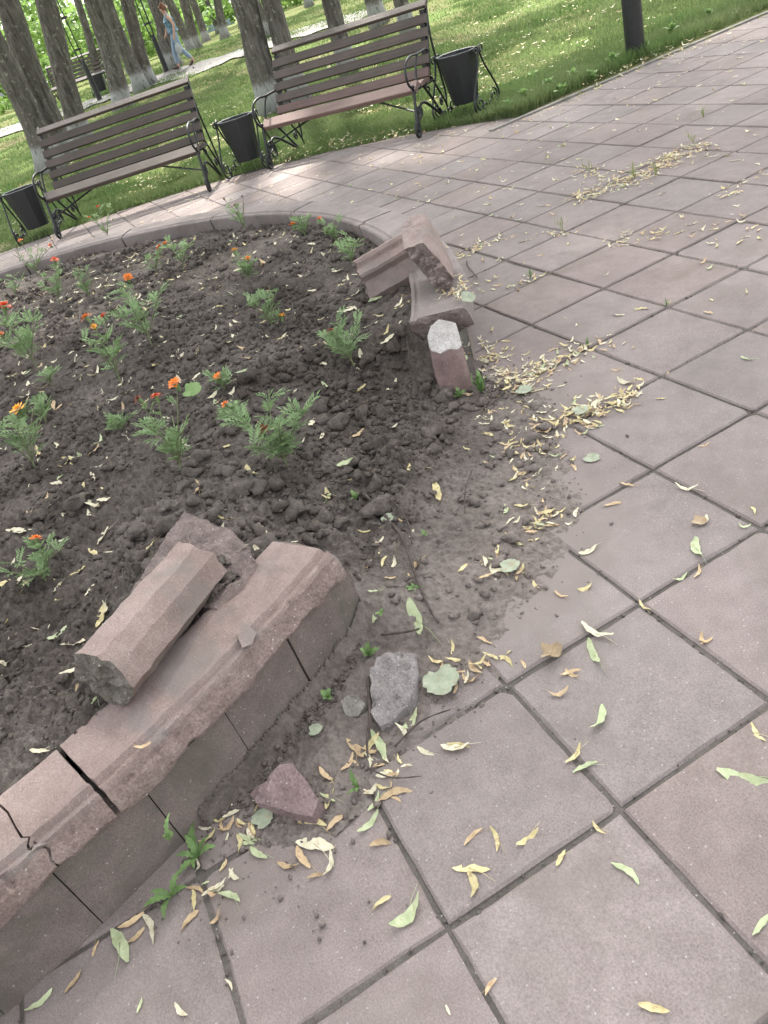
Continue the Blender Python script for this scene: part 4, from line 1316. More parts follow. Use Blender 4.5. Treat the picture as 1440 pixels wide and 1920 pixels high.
def tree(base, top, wpx, seed, lab, h=9.5, crown=True, spread=None, dist=None):
    """trunk stands where the photograph shows its foot and leans towards `top`"""
    r = random.Random(seed)
    P = GT(*base)
    if dist:                                     # foot hidden from view: distance judged from the trunk's thickness
        d = ray(*base); P = Vector(CAM + d * (dist / np.linalg.norm(d))); P.z = float(rise(P.x, P.y))
    P.z = float(lawn_z(P.x, P.y)) - 0.06
    Q = PL(top[0], top[1], P)
    dr = (Q - P); dr /= max(dr.z, 0.3)
    depth = PX(P)[2]
    rad = wpx / FPX * depth / 2
    rad = max(0.10, min(rad, 0.30))
    root = empty('linden_tree', P, 0, lab, 'tree', 'trees in the park')
    pts = []; rr = []
    for i in range(19):
        z = h * (i / 18) ** 1.15
        pts.append(Vector((dr.x * z + 0.06 * math.sin(z * 0.9 + seed) * min(z, 1.5), dr.y * z + 0.06 * math.cos(z * 0.8 + seed * 2) * min(z, 1.5), z)))
        rr.append(rad * (1.0 - 0.055 * z) * (1 + 0.45 * math.exp(-z / 0.18)))
    v, f = tube(pts, rr, 16)
    V = np.array([p[:] for p in v])
    V += (fbm(V[:, 0] * 7, V[:, 1] * 7, V[:, 2] * 2.2, 3, seed)[:, None] * rad * 0.13) * np.array([1, 1, 0])
    obj('trunk', MB().add(V, f), M['bark'], root, smooth_shade=True)
    tp = pts[-4]
    for k in range(5):
        a = r.uniform(0, 2 * PI); i0 = r.choice((10, 11, 12, 13, 14))
        s = pts[i0]; L = r.uniform(1.4, 2.6)
        e = [s, s + Vector((math.cos(a) * L * .4, math.sin(a) * L * .4, L * .45)), s + Vector((math.cos(a) * L, math.sin(a) * L, L * .8))]
        obj('branch', MB().add(*tube(bez(e, 4), [rr[i0] * 0.5 * (1 - t / 9) for t in range(9)], 7)), M['bark'], root, smooth_shade=True)
    if crown:
        o = bpy.data.objects.new('crown', crown_meshes[seed % 3]); COL.objects.link(o); o.parent = root
        o.location = pts[16] + Vector((0, 0, 0.6)); o.rotation_euler = (0, 0, r.uniform(0, 6)); sc = r.uniform(0.9, 1.25); o.scale = (sc, sc, sc)
    if spread:                                   # unseen spreading limbs and crowns, placed to shade the square
        for j, (c, ext, nc) in enumerate(spread):
            c = Vector(c) - P
            s = pts[12 + j % 3]
            obj('branch', MB().add(*tube(bez([s, s.lerp(c, 0.5) + Vector((0, 0, 0.9)), c], 6), [0.11 - 0.006 * t for t in range(13)], 8)), M['bark'], root, smooth_shade=True)
            V, F = leaf_cloud(nc, 20, 0.17, ext, 300 + seed * 7 + j)
            o = obj('crown', np_mesh('crown', V, F), M['leaf_tree'], root); o.location = c
    return root

SPREAD = {12: [((-10.2, 2.4, 9.2), (3.2, 3.0, 1.3), 330), ((-8.6, -0.6, 9.6), (2.8, 2.8, 1.2), 260)], 14: [((-9.0, 4.6, 9.8), (3.2, 3.0, 1.3), 330)], 15: [((-7.2, 2.2, 10.3), (3.2, 3.2, 1.3), 330), ((-5.0, 0.4, 10.0), (3.0, 3.0, 1.2), 270), ((-9.5, 7.2, 9.6), (2.6, 2.4, 1.2), 200), ((-10.7, 7.4, 9.6), (2.6, 2.6, 1.2), 200)], 16: [((-10.6, 10.8, 9.6), (2.6, 2.8, 1.2), 210)]}
TREES = [
    ((58, 240), (2, 110), 47, 'leaning dark trunk at the far left edge, whitewashed foot showing left of the left bench', 16.0),
    ((122, 300), (20, 0), 45, 'broad grey trunk behind the left half of the left bench', None),
    ((158, 275), (77, 0), 39, 'dark trunk behind the left bench, right of the broad grey trunk', None),
    ((233, 207), (173, 0), 35, 'dark trunk rising behind the middle of the left bench beside the far path', None),
    ((257, 148), (205, 0), 25, 'slim trunk with whitewashed foot, left one of the close pair across the path', 24.0),
    ((276, 146), (233, 0), 25, 'slim trunk with whitewashed foot, right one of the close pair across the path', 24.5),
    ((322, 120), (287, 0), 31, 'dark trunk with white foot directly behind the walking person', 27.0),
    ((357, 90), (320, 0), 17, 'thin dark trunk just right of the walking person', 33.0),
    ((367, 83), (345, 0), 18, 'far dark trunk to the right of the person, second along', 34.0),
    ((385, 70), (362, 10), 14, 'far thin trunk to the right of the person, third along', 41.0),
    ((408, 55), (390, 0), 10, 'farthest thin trunk in the bright meadow', 56.0),
    ((424, 76), (410, 0), 17, 'far trunk with pale foot standing alone in the lawn left of the lichen spotted trunk', 34.0),
    ((512, 208), (445, 0), 47, 'lichen spotted trunk with whitewashed foot by the left end of the right bench', None),
    ((507, 72), (475, 0), 21, 'dark trunk with white foot between the two lichen spotted trunks', 26.0),
    ((562, 190), (512, 0), 38, 'lichen spotted trunk behind the left end of the right bench backrest', None),
    ((656, 142), (614, 0), 33, 'grey trunk behind the middle of the right bench backrest', None),
    ((712, 48), (690, -30), 32, 'dark trunk just above the top rail of the right bench', None),
    ((584, 24), (572, -30), 16, 'small far trunk with whitewashed foot at the top centre', 36.0),
    ((188, 152), (146, 23), 15, 'slender far trunk with white foot behind the distant bin', 30.0),
    ((240, 128), (196, 10), 13, 'slender far trunk between the lamp post and the close pair', 33.0),
    ((450, 40), (440, 0), 12, 'thin far trunk left of the lichen spotted trunk, near the top edge', 45.0),
    ((752, 8), (740, -40), 26, 'dark trunk peeping over the right end of the right bench top rail', 17.0),
]
for k, (b, t, w, lab, dist) in enumerate(TREES):
    tree(b, t, w, k, lab, dist=dist, spread=SPREAD.get(k), crown=k not in (12, 14, 15))

# far path
def build_path():
    px = [(-160, 292), (-60, 266), (0, 251), (40, 240), (160, 200), (213, 181), (253, 165), (350, 137), (400, 118), (460, 98), (500, 84), (600, 52), (700, 22)]
    pts = bez([GT(u, v) for u, v in px], 14)
    V = []; n = len(pts)
    for i, p in enumerate(pts):
        d = pts[min(i + 1, n - 1)] - pts[max(i - 1, 0)]; d.z = 0; d.normalize(); q = Vector((-d.y, d.x, 0))
        for k in range(7):
            s = (k / 6 - 0.5) * (1.9 + 0.25 * math.sin(i * 0.7))
            x, y = p.x + q.x * s, p.y + q.y * s
            V.append((x, y, float(lawn_z(x, y)) + 0.03))
    F = []
    for i in range(n - 1):
        for k in range(6):
            a = i * 7 + k; F.append((a, a + 1, a + 8, a + 7))
    mt = concrete('trodden path', [(0.3, (0.11, 0.105, 0.098)), (0.55, (0.155, 0.15, 0.14)), (0.8, (0.21, 0.205, 0.195))], big=0.6, mid=5, grain=60, bump_d=0.01, speck=0.0)
    obj('path', np_mesh('path', V, F), mt, smooth_shade=True, kind='structure')
build_path()

def far_wood():
    """the far edge of the park, one mass of leaves"""
    r = np.random.RandomState(3)
    Vs = []; Fs = []; o = 0
    for k in range(120):
        u = r.uniform(-420, 900); dd = r.uniform(44, 90)
        d = ray(u, 60); d[2] = 0; d /= np.linalg.norm(d)
        c = CAM + d * dd; c[2] = 0.9 + (r.uniform(0.4, 2.2) if k % 2 else r.uniform(3.0, 9.0))
        if k % 2 and dd < 55 and 380 < u < 480: continue
        V, F = leaf_cloud(24, 22, 0.36, (r.uniform(2, 4.5), r.uniform(2, 4.5), r.uniform(1.0, 2.8)), 100 + k)
        Vs.append(V + c); Fs.append(F + o); o += len(V)
    ob = obj('distant_trees', np_mesh('distant_trees', np.concatenate(Vs), np.concatenate(Fs)), M['leaf_far'], kind='stuff')
    ob['label'] = 'bright mass of bushes and trees at the far edge of the park'
far_wood()

def house(u, dd, ln, dp, hw, hr, wallc, roofc, rot, lab):
    d = ray(u, 80); d[2] = 0; d /= np.linalg.norm(d)
    c = CAM + d * dd
    root = empty('house', (c[0], c[1], 0.8), rot, lab, 'house')
    obj('wall', MB().add(*box(0, 0, hw / 2, ln, dp, hw)), wallc, root)
    mb = MB(); n = 48
    for s in (-1, 1):
        v = []; f = []
        for i in range(n + 1):
            x = -ln / 2 - .4 + (ln + .8) * i / n; zc = 0.035 * math.cos(i * PI)
            v += [(x, s * (dp / 2 + .5), hw - 0.12 + zc), (x, 0, hw + hr + zc)]
        for i in range(n):
            f.append((2 * i, 2 * i + 2, 2 * i + 3, 2 * i + 1))
        mb.add(v, f)
    obj('roof', mb, roofc, root)
    for s in (-1, 1):
        obj('gable', MB().add([(s * ln / 2, -dp / 2, hw), (s * ln / 2, dp / 2, hw), (s * ln / 2, 0, hw + hr - .05), (s * (ln / 2 - .1), -dp / 2, hw), (s * (ln / 2 - .1), dp / 2, hw), (s * (ln / 2 - .1), 0, hw + hr - .05)],
                              [(0, 1, 2), (3, 5, 4), (0, 3, 4, 1), (1, 4, 5, 2), (2, 5, 3, 0)]), wallc, root)
    for k in range(4):
        x = -ln / 2 + ln * (k + .5) / 4
        w = obj('window', MB().add(*box(x, -dp / 2 - .02, hw * .55, 1.3, 0.08, 1.3)), M['frame_white'], root)
        obj('pane', MB().add(*box(x, -dp / 2 - .045, hw * .55, 1.1, 0.06, 1.1)), M['pane'], w)
M['frame_white'] = plain('white paint', (0.7, 0.7, 0.7), (0.8, 0.8, 0.8), 3, 0.5)
M['pane'] = plain('dark window glass', (0.03, 0.04, 0.05), (0.06, 0.07, 0.08), 2, 0.1, 0.0, 0.5)
wb = plain('pale blue plaster', (0.26, 0.34, 0.39), (0.33, 0.40, 0.44), 0.6, 0.9)
rg = plain('grey corrugated sheet', (0.26, 0.255, 0.25), (0.34, 0.335, 0.33), 0.7, 0.7)
ww_ = plain('white plaster', (0.36, 0.39, 0.41), (0.44, 0.46, 0.48), 0.6, 0.9)
house(325, 96, 13, 7, 3.2, 2.6, wb, rg, 1.35, 'low pale blue house with grey corrugated roof beyond the walking person')
house(60, 105, 16, 7, 3.4, 2.4, ww_, rg, 1.25, 'long white house glimpsed between the trunks at the far left')

# ------------------------------------------------------------------ the walking person
def skinned(name, nodes, edges, mat, parent, sub=2):
    me = bpy.data.meshes.new(name)
    me.from_pydata([n[:3] for n in nodes], edges, [])
    o = bpy.data.objects.new(name, me); COL.objects.link(o); o.parent = parent
    md = o.modifiers.new('skin', 'SKIN'); md.use_smooth_shade = True
    sk = me.skin_vertices[0].data
    for i, n in enumerate(nodes):
        rx, ry = (n[3], n[3]) if len(n) == 4 else (n[3], n[4])
        sk[i].radius = (rx, ry)
    sk[0].use_root = True
    ss = o.modifiers.new('sub', 'SUBSURF'); ss.levels = sub; ss.render_levels = sub
    me.materials.append(mat)
    return o

def build_person():
    P = GT(351, 129); A = GT(400, 118); B = GT(330, 143)
    d = B - A; yaw = math.atan2(d.y, d.x) + 0.25
    P.z = float(lawn_z(P.x, P.y)) + 0.035
    root = empty('person', P, yaw, 'person in a blue patterned sleeveless top and pale jeans walking along the far path', 'person')
    root.scale = (0.9, 0.9, 0.9)
    skin = plain('skin', (0.42, 0.25, 0.18), (0.50, 0.31, 0.23), 12, 0.6)
    jeans = plain('pale denim', (0.17, 0.24, 0.32), (0.26, 0.34, 0.42), 14, 0.9)
    topm = plain('blue patterned cloth', (0.03, 0.10, 0.18), (0.24, 0.36, 0.42), 22, 0.85)
    hairm = plain('reddish brown hair', (0.10, 0.04, 0.025), (0.20, 0.09, 0.05), 30, 0.6)
    shoe = plain('brown shoe', (0.05, 0.03, 0.025), (0.09, 0.06, 0.05), 20, 0.6)
    # x forward, y left
    body = [(0, 0, 0.92, .13), (0, 0, 1.08, .115), (0.01, 0, 1.28, .13), (0.02, 0, 1.40, .075), (0.035, 0, 1.47, .052), (0.055, 0, 1.56, .085, .075), (0.06, 0, 1.66, .07),
            (0.0, .17, 1.36, .055), (-0.06, .22, 1.12, .042), (0.02, .23, 0.90, .033), (0.06, .22, 0.82, .03),
            (0.0, -.17, 1.36, .055), (0.09, -.21, 1.13, .042), (0.20, -.18, 0.95, .033), (0.26, -.16, 0.90, .03),
            (0.02, .09, 0.86, .085), (-0.02, .09, 0.48, .06), (-0.26, .09, 0.14, .042), (-0.27, .09, 0.06, .04), (-0.16, .09, 0.03, .032),
            (0.02, -.09, 0.86, .085), (0.16, -.09, 0.49, .06), (0.20, -.09, 0.10, .042), (0.21, -.09, 0.05, .04), (0.34, -.09, 0.03, .03),
            (0.10, .22, 0.77, .010), (0.09, .235, 0.755, .010), (0.07, .245, 0.75, .010), (0.05, .25, 0.757, .009), (0.095, .20, 0.80, .010),
            (0.30, -.16, 0.86, .010), (0.295, -.175, 0.85, .010), (0.285, -.185, 0.845, .010), (0.27, -.195, 0.85, .009), (0.30, -.145, 0.89, .010),
            (0.145, 0, 1.57, .018)]
    E = [(0, 1), (1, 2), (2, 3), (3, 4), (4, 5), (5, 6), (2, 7), (7, 8), (8, 9), (9, 10), (2, 11), (11, 12), (12, 13), (13, 14), (0, 15), (15, 16), (16, 17), (17, 18), (18, 19),
         (0, 20), (20, 21), (21, 22), (22, 23), (23, 24), (10, 25), (10, 26), (10, 27), (10, 28), (10, 29), (14, 30), (14, 31), (14, 32), (14, 33), (14, 34), (5, 35)]
    skinned('body', body, E, skin, root)
    skinned('jeans', [(0, 0, 0.94, .15), (0, 0, 1.0, .145), (0.02, .095, 0.84, .105), (-0.01, .095, 0.48, .08), (-0.24, .095, 0.15, .062), (0.02, -.095, 0.84, .105), (0.165, -.095, 0.49, .08), (0.205, -.095, 0.12, .065)],
            [(0, 1), (0, 2), (2, 3), (3, 4), (0, 5), (5, 6), (6, 7)], jeans, root)
    skinned('top', [(0, 0, 1.10, .155), (-0.005, 0, 0.96, .165), (0.015, 0, 1.25, .155), (0.015, 0, 1.36, .12), (0.01, .13, 1.37, .07), (0.01, -.13, 1.37, .07)], [(0, 1), (0, 2), (2, 3), (3, 4), (3, 5)], topm, root)
    skinned('hair', [(0.02, 0, 1.64, .095), (-0.01, 0, 1.58, .085), (-0.015, 0, 1.52, .055), (0.08, 0, 1.69, .05)], [(0, 1), (1, 2), (0, 3)], hairm, root)
    for s, x, z, t in ((1, -0.21, 0.035, 0.5), (-1, 0.26, 0.03, -0.1)):
        o = skinned('shoe', [(0, 0, 0.0, .045), (0.11, 0, -0.005, .042), (-0.05, 0, 0.0, .042), (0.17, 0, -0.008, .03)], [(0, 1), (0, 2), (1, 3)], shoe, root)
        o.location = (x, s * .09, z + 0.02); o.rotation_euler = (0, t, 0)
    bagm = plain('white plastic', (0.30, 0.32, 0.33), (0.40, 0.42, 0.43), 9, 0.4)
    V, f = lump_shape(1.0, 4, 3, 0.12)
    V = V * np.array([0.085, 0.04, 0.13]); V[:, 2] = np.where(V[:, 2] > 0.1, V[:, 2] * 1.1, V[:, 2]); V[:, 0] *= 1 - 0.35 * np.clip(V[:, 2] / 0.2, 0, 1)
    mb = MB().add(V, f); mb.add(*tube(bez([(-0.03, 0, 0.11), (0, 0, 0.28), (0.03, 0, 0.11)], 5), 0.008, 5))
    bag = obj('shopping_bag', mb, bagm, smooth_shade=True)
    hand = Matrix.Rotation(yaw, 4, 'Z') @ Vector((0.06, .235, 0.50)) * 0.9
    bag.location = P + hand; bag.rotation_euler = (0, 0, yaw)
    tag(bag, 'pale plastic bag hanging from the hand of the walking person', 'bag')
build_person()

# ================================================================== grass
def build_grass():
    r = np.random.RandomState(11)
    N = 900000
    a = r.uniform(80, 200, N); rad = R_OUT + (r.uniform(0, 1, N) ** 1.7) * 22
    X = CX + np.cos(np.radians(a)) * rad; Y = CY + np.sin(np.radians(a)) * rad
    c = np.stack([X, Y, 0 * X + rise(X, Y)], -1) - CAM
    q = c @ RC.T
    u = q[:, 0] / q[:, 2] * FPX + 720; v = q[:, 1] / q[:, 2] * FPX + 960
    ok = (q[:, 2] > 1) & (u > -120) & (u < 1560) & (v > -160) & (v < 700) & ~paved(X, Y) & (X > -60)
    ok &= ~((X > -14.35 * S) & (X < -14 * S) & (Y > 8 * S))
    dens = smooth(-0.35, 0.35, fbm(X * 0.9, Y * 0.9, 0, 3, 77))
    lush = np.exp(-np.clip(-14.3 * S - X, 0, 9) / 0.7) * (Y > 8.0 * S)
    edge = np.exp(-(rad - R_OUT) / 0.35)
    ok &= r.uniform(0, 1, N) < np.clip(0.16 + 0.62 * dens + 0.6 * lush, 0, 1) * np.clip(1 - 0.9 * edge * (1 - lush), 0, 1)
    X, Y, D = X[ok][:230000], Y[ok][:230000], q[:, 2][ok][:230000]
    dens = dens[ok][:230000]; lush = lush[ok][:230000]
    n = len(X)
    Z = lawn_z(X, Y) - 0.006
    h = r.uniform(0.025, 0.07, n) * (0.7 + 0.6 * dens + 1.1 * lush); w = np.maximum(0.0035, 0.00055 * D) * r.uniform(0.7, 1.4, n)
    th = r.uniform(0, 2 * PI, n); le = r.uniform(0.1, 0.9, n) * h
    dx, dy = np.cos(th), np.sin(th); ph = r.uniform(0, 2 * PI, n); bx, by = np.cos(ph) * w, np.sin(ph) * w
    base = np.stack([X, Y, Z], -1)
    up = np.stack([dx * le * 0.35, dy * le * 0.35, h * 0.62], -1); tip = np.stack([dx * le, dy * le, h], -1)
    side = np.stack([bx, by, 0 * bx], -1)
    V = np.stack([base - side, base + side, base + up + side * 0.7, base + up - side * 0.7, base + tip], 1).reshape(-1, 3)
    i0 = np.arange(n) * 5
    F = np.concatenate([np.stack([i0, i0 + 1, i0 + 2], -1), np.stack([i0, i0 + 2, i0 + 3], -1), np.stack([i0 + 3, i0 + 2, i0 + 4], -1)])
    mt = leafy('grass blade', (0.085, 0.145, 0.042), (0.17, 0.215, 0.09), 1.1, 0.35, 0.7)
    o = obj('lawn_grass', np_mesh('lawn_grass', V, F), mt, kind='stuff'); o['label'] = 'short patchy lawn grass behind the benches'
    print('grass blades', n)
build_grass()

# ================================================================== leaf shapes
def bract_shape(seed):
    """linden bract: a curled papery tongue with its thin stalk, unit length along x"""
    r = random.Random(seed)
    n = 9; curl = r.uniform(-0.1, 0.7); tw = r.uniform(-1.6, 1.6); cup = r.uniform(-0.6, 0.9); side = r.uniform(-0.15, 0.15); w0 = r.uniform(0.085, 0.14)
    v = []; f = []
    for i in range(n + 1):
        t = i / n
        w = w0 * (math.sin(PI * min(1, max(0.03, t ** 0.8 * 0.98))) ** 0.65) + 0.004
        zc = curl * ((t - 0.45) ** 2) * 1.6 + 0.02 * math.sin(t * 9 + seed)
        yc = side * math.sin(PI * t)
        a = tw * (t - 0.4)
        for k in (-1, 0, 1):
            yy = k * w * (1 + 0.12 * math.sin(t * 17 + seed * 3 + k))
            v.append((t, yc + yy * math.cos(a), zc + yy * math.sin(a) + abs(k) * (cup * w * 0.5 + 0.022 * math.sin(t * 19 + seed + k))))
    for i in range(n):
        for k in range(2):
            a = i * 3 + k
            f.append((a, a + 1, a + 4, a + 3))
    mz = min(p[2] for p in v)
    v = [(p[0], p[1], p[2] - mz) for p in v]
    if seed % 3 != 2:
        m0 = v[4 * 3 + 1]; e = Vector((1.0 + r.uniform(0.15, 0.4), r.uniform(-0.35, 0.35), 0.03))
        s = Vector(m0)
        tv, tf = tube([s, s.lerp(e, 0.5) + Vector((0, 0.04, 0.02)), e], [0.012, 0.009, 0.006], 3)
        o = len(v); v += [tuple(p) for p in tv]; f += [tuple(i + o for i in q) for q in tf]
    return v, f

BM = {
    'cream': leafy('cream bract', (0.50, 0.46, 0.32), (0.68, 0.64, 0.49), 60, 0.2, rand=0.25, spots=0.6),
    'yellow': leafy('yellow bract', (0.46, 0.39, 0.19), (0.62, 0.55, 0.32), 60, 0.2, rand=0.25, spots=0.7),
    'tan': leafy('dry tan bract', (0.36, 0.255, 0.15), (0.51, 0.39, 0.24), 60, 0.15, rand=0.35, spots=0.6),
    'green': leafy('pale green bract', (0.34, 0.40, 0.22), (0.50, 0.55, 0.35), 50, 0.25, rand=0.2, spots=0.35),
}
shape_data = [bract_shape(k) for k in range(16)]
bract_mesh = {}
for k in range(16):
    for mname in BM:
        me = MB().add(*shape_data[k]).mesh('linden_bract'); me.materials.append(BM[mname])
        for p in me.polygons: p.use_smooth = True
        bract_mesh[(k, mname)] = me

def surf(x, y):
    x = np.asarray(x, float); y = np.asarray(y, float)
    r = np.hypot(x - CX, y - CY) / S; a = np.degrees(np.arctan2(y - CY, x - CX))
    kerb = (r > 8.12) & (r < 8.72) & ((a < 33.4) | (a > 57.5))
    z = np.where(r < 9.95, soil_z(x, y), -1)
    z = np.maximum(z, np.where((r > 8.3), 0.0005, -1))
    z = np.where(kerb, ZT + 0.006, z)
    return np.where((r * S > R_OUT) & ~paved(x, y), lawn_z(x, y) + 0.03, z)

bracts = []   # (p0, p1, colour, where)
HAND = [
    (1107, 1204, 1132, 1254, 'green'), (1090, 1171, 1152, 1199, 'cream'), (1198, 1127, 1220, 1148, 'yellow'), (1132, 1325, 1110, 1375, 'green'), (1061, 1433, 1090, 1396, 'yellow'), (1075, 1451, 1122, 1430, 'green'),
    (1111, 1540, 1138, 1566, 'yellow'), (1044, 1625, 1061, 1594, 'yellow'), (1145, 1620, 1200, 1660, 'green'), (871, 1587, 906, 1554, 'tan'), (921, 1552, 934, 1602, 'yellow'), (968, 1586, 1010, 1556, 'yellow'),
    (849, 1630, 922, 1634, 'yellow'), (880, 1636, 888, 1690, 'yellow'), (838, 1396, 884, 1403, 'yellow'), (1409, 1356, 1438, 1393, 'yellow'), (932, 1836, 910, 1869, 'tan'), (1197, 1882, 1258, 1898, 'yellow'),
    (1050, 1268, 1091, 1257, 'tan'), (1028, 1303, 1070, 1297, 'tan'), (1314, 1209, 1338, 1197, 'tan'), (936, 1231, 962, 1251, 'yellow'), (557, 1580, 630, 1593, 'cream'), (609, 1647, 625, 1597, 'cream'),
    (521, 1618, 563, 1622, 'tan'), (557, 1588, 583, 1630, 'tan'), (694, 1587, 737, 1584, 'tan'), (578, 1648, 608, 1642, 'tan'), (783, 1401, 816, 1417, 'cream'), (828, 1403, 885, 1401, 'cream'),
    (671, 1563, 712, 1523, 'green'), (710, 1504, 775, 1484, 'tan'), (691, 1522, 712, 1484, 'green'), (601, 1491, 632, 1511, 'green'), (613, 1519, 628, 1464, 'yellow'), (560, 1544, 616, 1549, 'yellow'),
    (613, 1559, 656, 1530, 'tan'), (446, 1587, 480, 1583, 'green'), (449, 1564, 484, 1577, 'green'), (470, 1589, 503, 1610, 'green'), (651, 1387, 682, 1422, 'tan'), (640, 1446, 663, 1412, 'tan'),
    (599, 1439, 622, 1462, 'tan'), (682, 1421, 715, 1380, 'yellow'), (696, 1373, 722, 1431, 'green'), (755, 1370, 781, 1332, 'green'), (211, 1744, 242, 1809, 'green'), (174, 1797, 188, 1763, 'tan'),
    (123, 1863, 157, 1819, 'tan'), (224, 1742, 274, 1712, 'tan'), (271, 1716, 289, 1773, 'cream'), (240, 1769, 273, 1739, 'tan'), (349, 1666, 383, 1675, 'tan'), (410, 1677, 453, 1693, 'green'), (380, 1683, 426, 1666, 'cream'),
    (396, 1735, 415, 1706, 'tan'), (423, 1837, 436, 1859, 'cream'), (411, 1560, 445, 1537, 'tan'), (1083, 1108, 1110, 1097, 'yellow'), (1040, 1110, 1066, 1122, 'tan'), (1085, 1040, 1120, 1025, 'cream'),
    (1302, 1085, 1312, 1062, 'tan'), (1305, 1010, 1315, 1048, 'green'), (1262, 1090, 1290, 1080, 'green'), (1160, 905, 1190, 912, 'tan'), (1266, 912, 1310, 920, 'cream'), (1130, 950, 1168, 944, 'tan'), (1310, 838, 1330, 832, 'tan'),
    (1158, 715, 1198, 720, 'cream'), (700, 812, 750, 786, 'cream'), (735, 1742, 792, 1680, 'green'), (880, 1240, 905, 1262, 'tan'), (1060, 1255, 1088, 1270, 'tan'), (1384, 985, 1408, 990, 'green'),
    (1315, 1190, 1325, 1212, 'tan'), (1000, 1090, 1012, 1106, 'yellow'), (985, 1255, 975, 1240, 'tan'), (965, 950, 1000, 942, 'yellow'), (330, 1880, 355, 1905, 'cream'), (765, 868, 790, 893, 'yellow'), (815, 905, 826, 940, 'yellow'),
    (700, 1170, 740, 1130, 'green'), (775, 1130, 800, 1190, 'green'), (690, 1110, 720, 1095, 'green'), (1030, 1230, 1052, 1224, 'tan'), (836, 1885, 845, 1905, 'cream'), (705, 1455, 745, 1452, 'cream'),
    (100, 1855, 45, 1896, 'green'), (258, 1900, 268, 1872, 'green'), (60, 1411, 108, 1402, 'cream'), (130, 1180, 75, 1205, 'green'), (95, 1180, 60, 1192, 'cream'), (20, 1250, -5, 1245, 'cream'), (1344, 1443, 1447, 1468, 'green'), (1412, 1758, 1452, 1712, 'green'),
]
for (a, b, c, d, col) in HAND:
    for _ in range(1):
        z = 0.0
        for it in range(8):
            p = G(a, b, z); z = 0.4 * z + 0.6 * float(max(surf(np.array([p.x]), np.array([p.y]))[0], 0))
        bracts.append((p.xy, G(c, d, z).xy, col, 'hand'))

rb = np.random.RandomState(23)
def scatter(cx, cy, col, where, lo=0.035, hi=0.075):
    a = rb.uniform(0, 2 * PI); L = rb.uniform(lo, hi)
    bracts.append((Vector((cx, cy)), Vector((cx + math.cos(a) * L, cy + math.sin(a) * L)), col, where))
def pick(p):
    return rb.choice(['cream', 'yellow', 'tan', 'green'], p=p)
# on the soil
n = 0
while n < 620:
    a = rb.uniform(-30, 165); r = math.sqrt(rb.uniform(0.05, 1)) * 8.0; p = polar(a, r)
    u, v, d = PX((p.x, p.y, SOIL))
    if not (-40 < u < 1000 and 330 < v < 1500): continue
    n += 1; scatter(p.x, p.y, pick([.50, .26, .12, .12]), 'soil', 0.032, 0.088)
# thinly on the paving, thicker towards the lawn
n = 0
while n < 520:
    x, y = rb.uniform(-9.5, 1.2), rb.uniform(-2.6, 7.5)
    if not bool(paved(np.array(x), np.array(y))): continue
    r = math.hypot(x - CX, y - CY) / S
    if r < 8.9: continue
    u, v, d = PX((x, y, 0))
    if not (-30 < u < 1470 and -30 < v < 1950): continue
    if rb.uniform() > (0.16 if d < 2.6 else 0.55 if d < 4 else 0.8): continue
    n += 1; scatter(x, y, pick([.42, .28, .2, .1]), 'paving', 0.02, 0.06)
HEAPS = [
    ([(885, 640), (930, 690), (960, 730), (1010, 700), (1060, 675), (1110, 652)], 270, 0.045, 'breach'), ([(1060, 800), (1100, 772), (1150, 756), (1205, 740)], 110, 0.028, 'breach'), ([(1060, 800), (1070, 775)], 40, 0.06, 'breach'),
    ([(940, 760), (960, 800), (985, 850), (1000, 900)], 90, 0.06, 'breach'), ([(965, 1003), (1010, 985), (1048, 965)], 30, 0.025, 'breach'), ([(905, 1085), (940, 1062), (970, 1078)], 18, 0.02, 'breach'),
    ([(705, 1010), (735, 1050), (745, 1105)], 18, 0.03, 'breach'), ([(1080, 375), (1140, 352), (1200, 332), (1262, 295), (1330, 270)], 330, 0.05, 'drift'), ([(1082, 318), (1130, 330), (1185, 342)], 60, 0.045, 'drift'),
    ([(400, 1565), (440, 1542), (480, 1520)], 16, 0.02, 'kerb'), ([(683, 1415), (720, 1442), (705, 1490)], 18, 0.02, 'kerb'), ([(820, 1285), (880, 1255), (950, 1245)], 18, 0.025, 'breach'), ([(370, 1640), (400, 1660)], 10, 0.02, 'kerb'),
    ([(1160, 455), (1230, 440)], 30, 0.04, 'paving'), ([(1035, 440), (1065, 437)], 14, 0.02, 'paving'), ([(865, 480), (905, 462)], 20, 0.04, 'paving'), ([(1365, 365), (1440, 335)], 24, 0.05, 'paving'), ([(960, 540), (1000, 522)], 16, 0.03, 'paving'),
    ([(880, 462), (990, 440)], 26, 0.05, 'paving'), ([(945, 240), (1010, 218), (1090, 182), (1200, 122), (1350, 76)], 110, 0.05, 'edge'), ([(640, 262), (760, 250), (900, 235)], 60, 0.12, 'edge'), ([(300, 385), (400, 345), (520, 320)], 60, 0.10, 'edge'),
    ([(900, 560), (960, 480)], 14, 0.08, 'paving'), ([(1330, 440), (1440, 400)], 20, 0.15, 'paving'),
]
for pts, n, spr, where in HEAPS:
    Q = [G(u, v) for u, v in pts]
    ls = [(Q[i + 1] - Q[i]).length for i in range(len(Q) - 1)]
    for _ in range(n):
        t = rb.uniform(0, sum(ls)); i = 0
        while i < len(ls) - 1 and t > ls[i]: t -= ls[i]; i += 1
        p = Q[i].lerp(Q[i + 1], min(1, t / ls[i]))
        scatter(p.x + rb.normal(0, spr * 1.25), p.y + rb.normal(0, spr * 1.25), pick([.34, .34, .28, .04]), where, 0.02, 0.05)
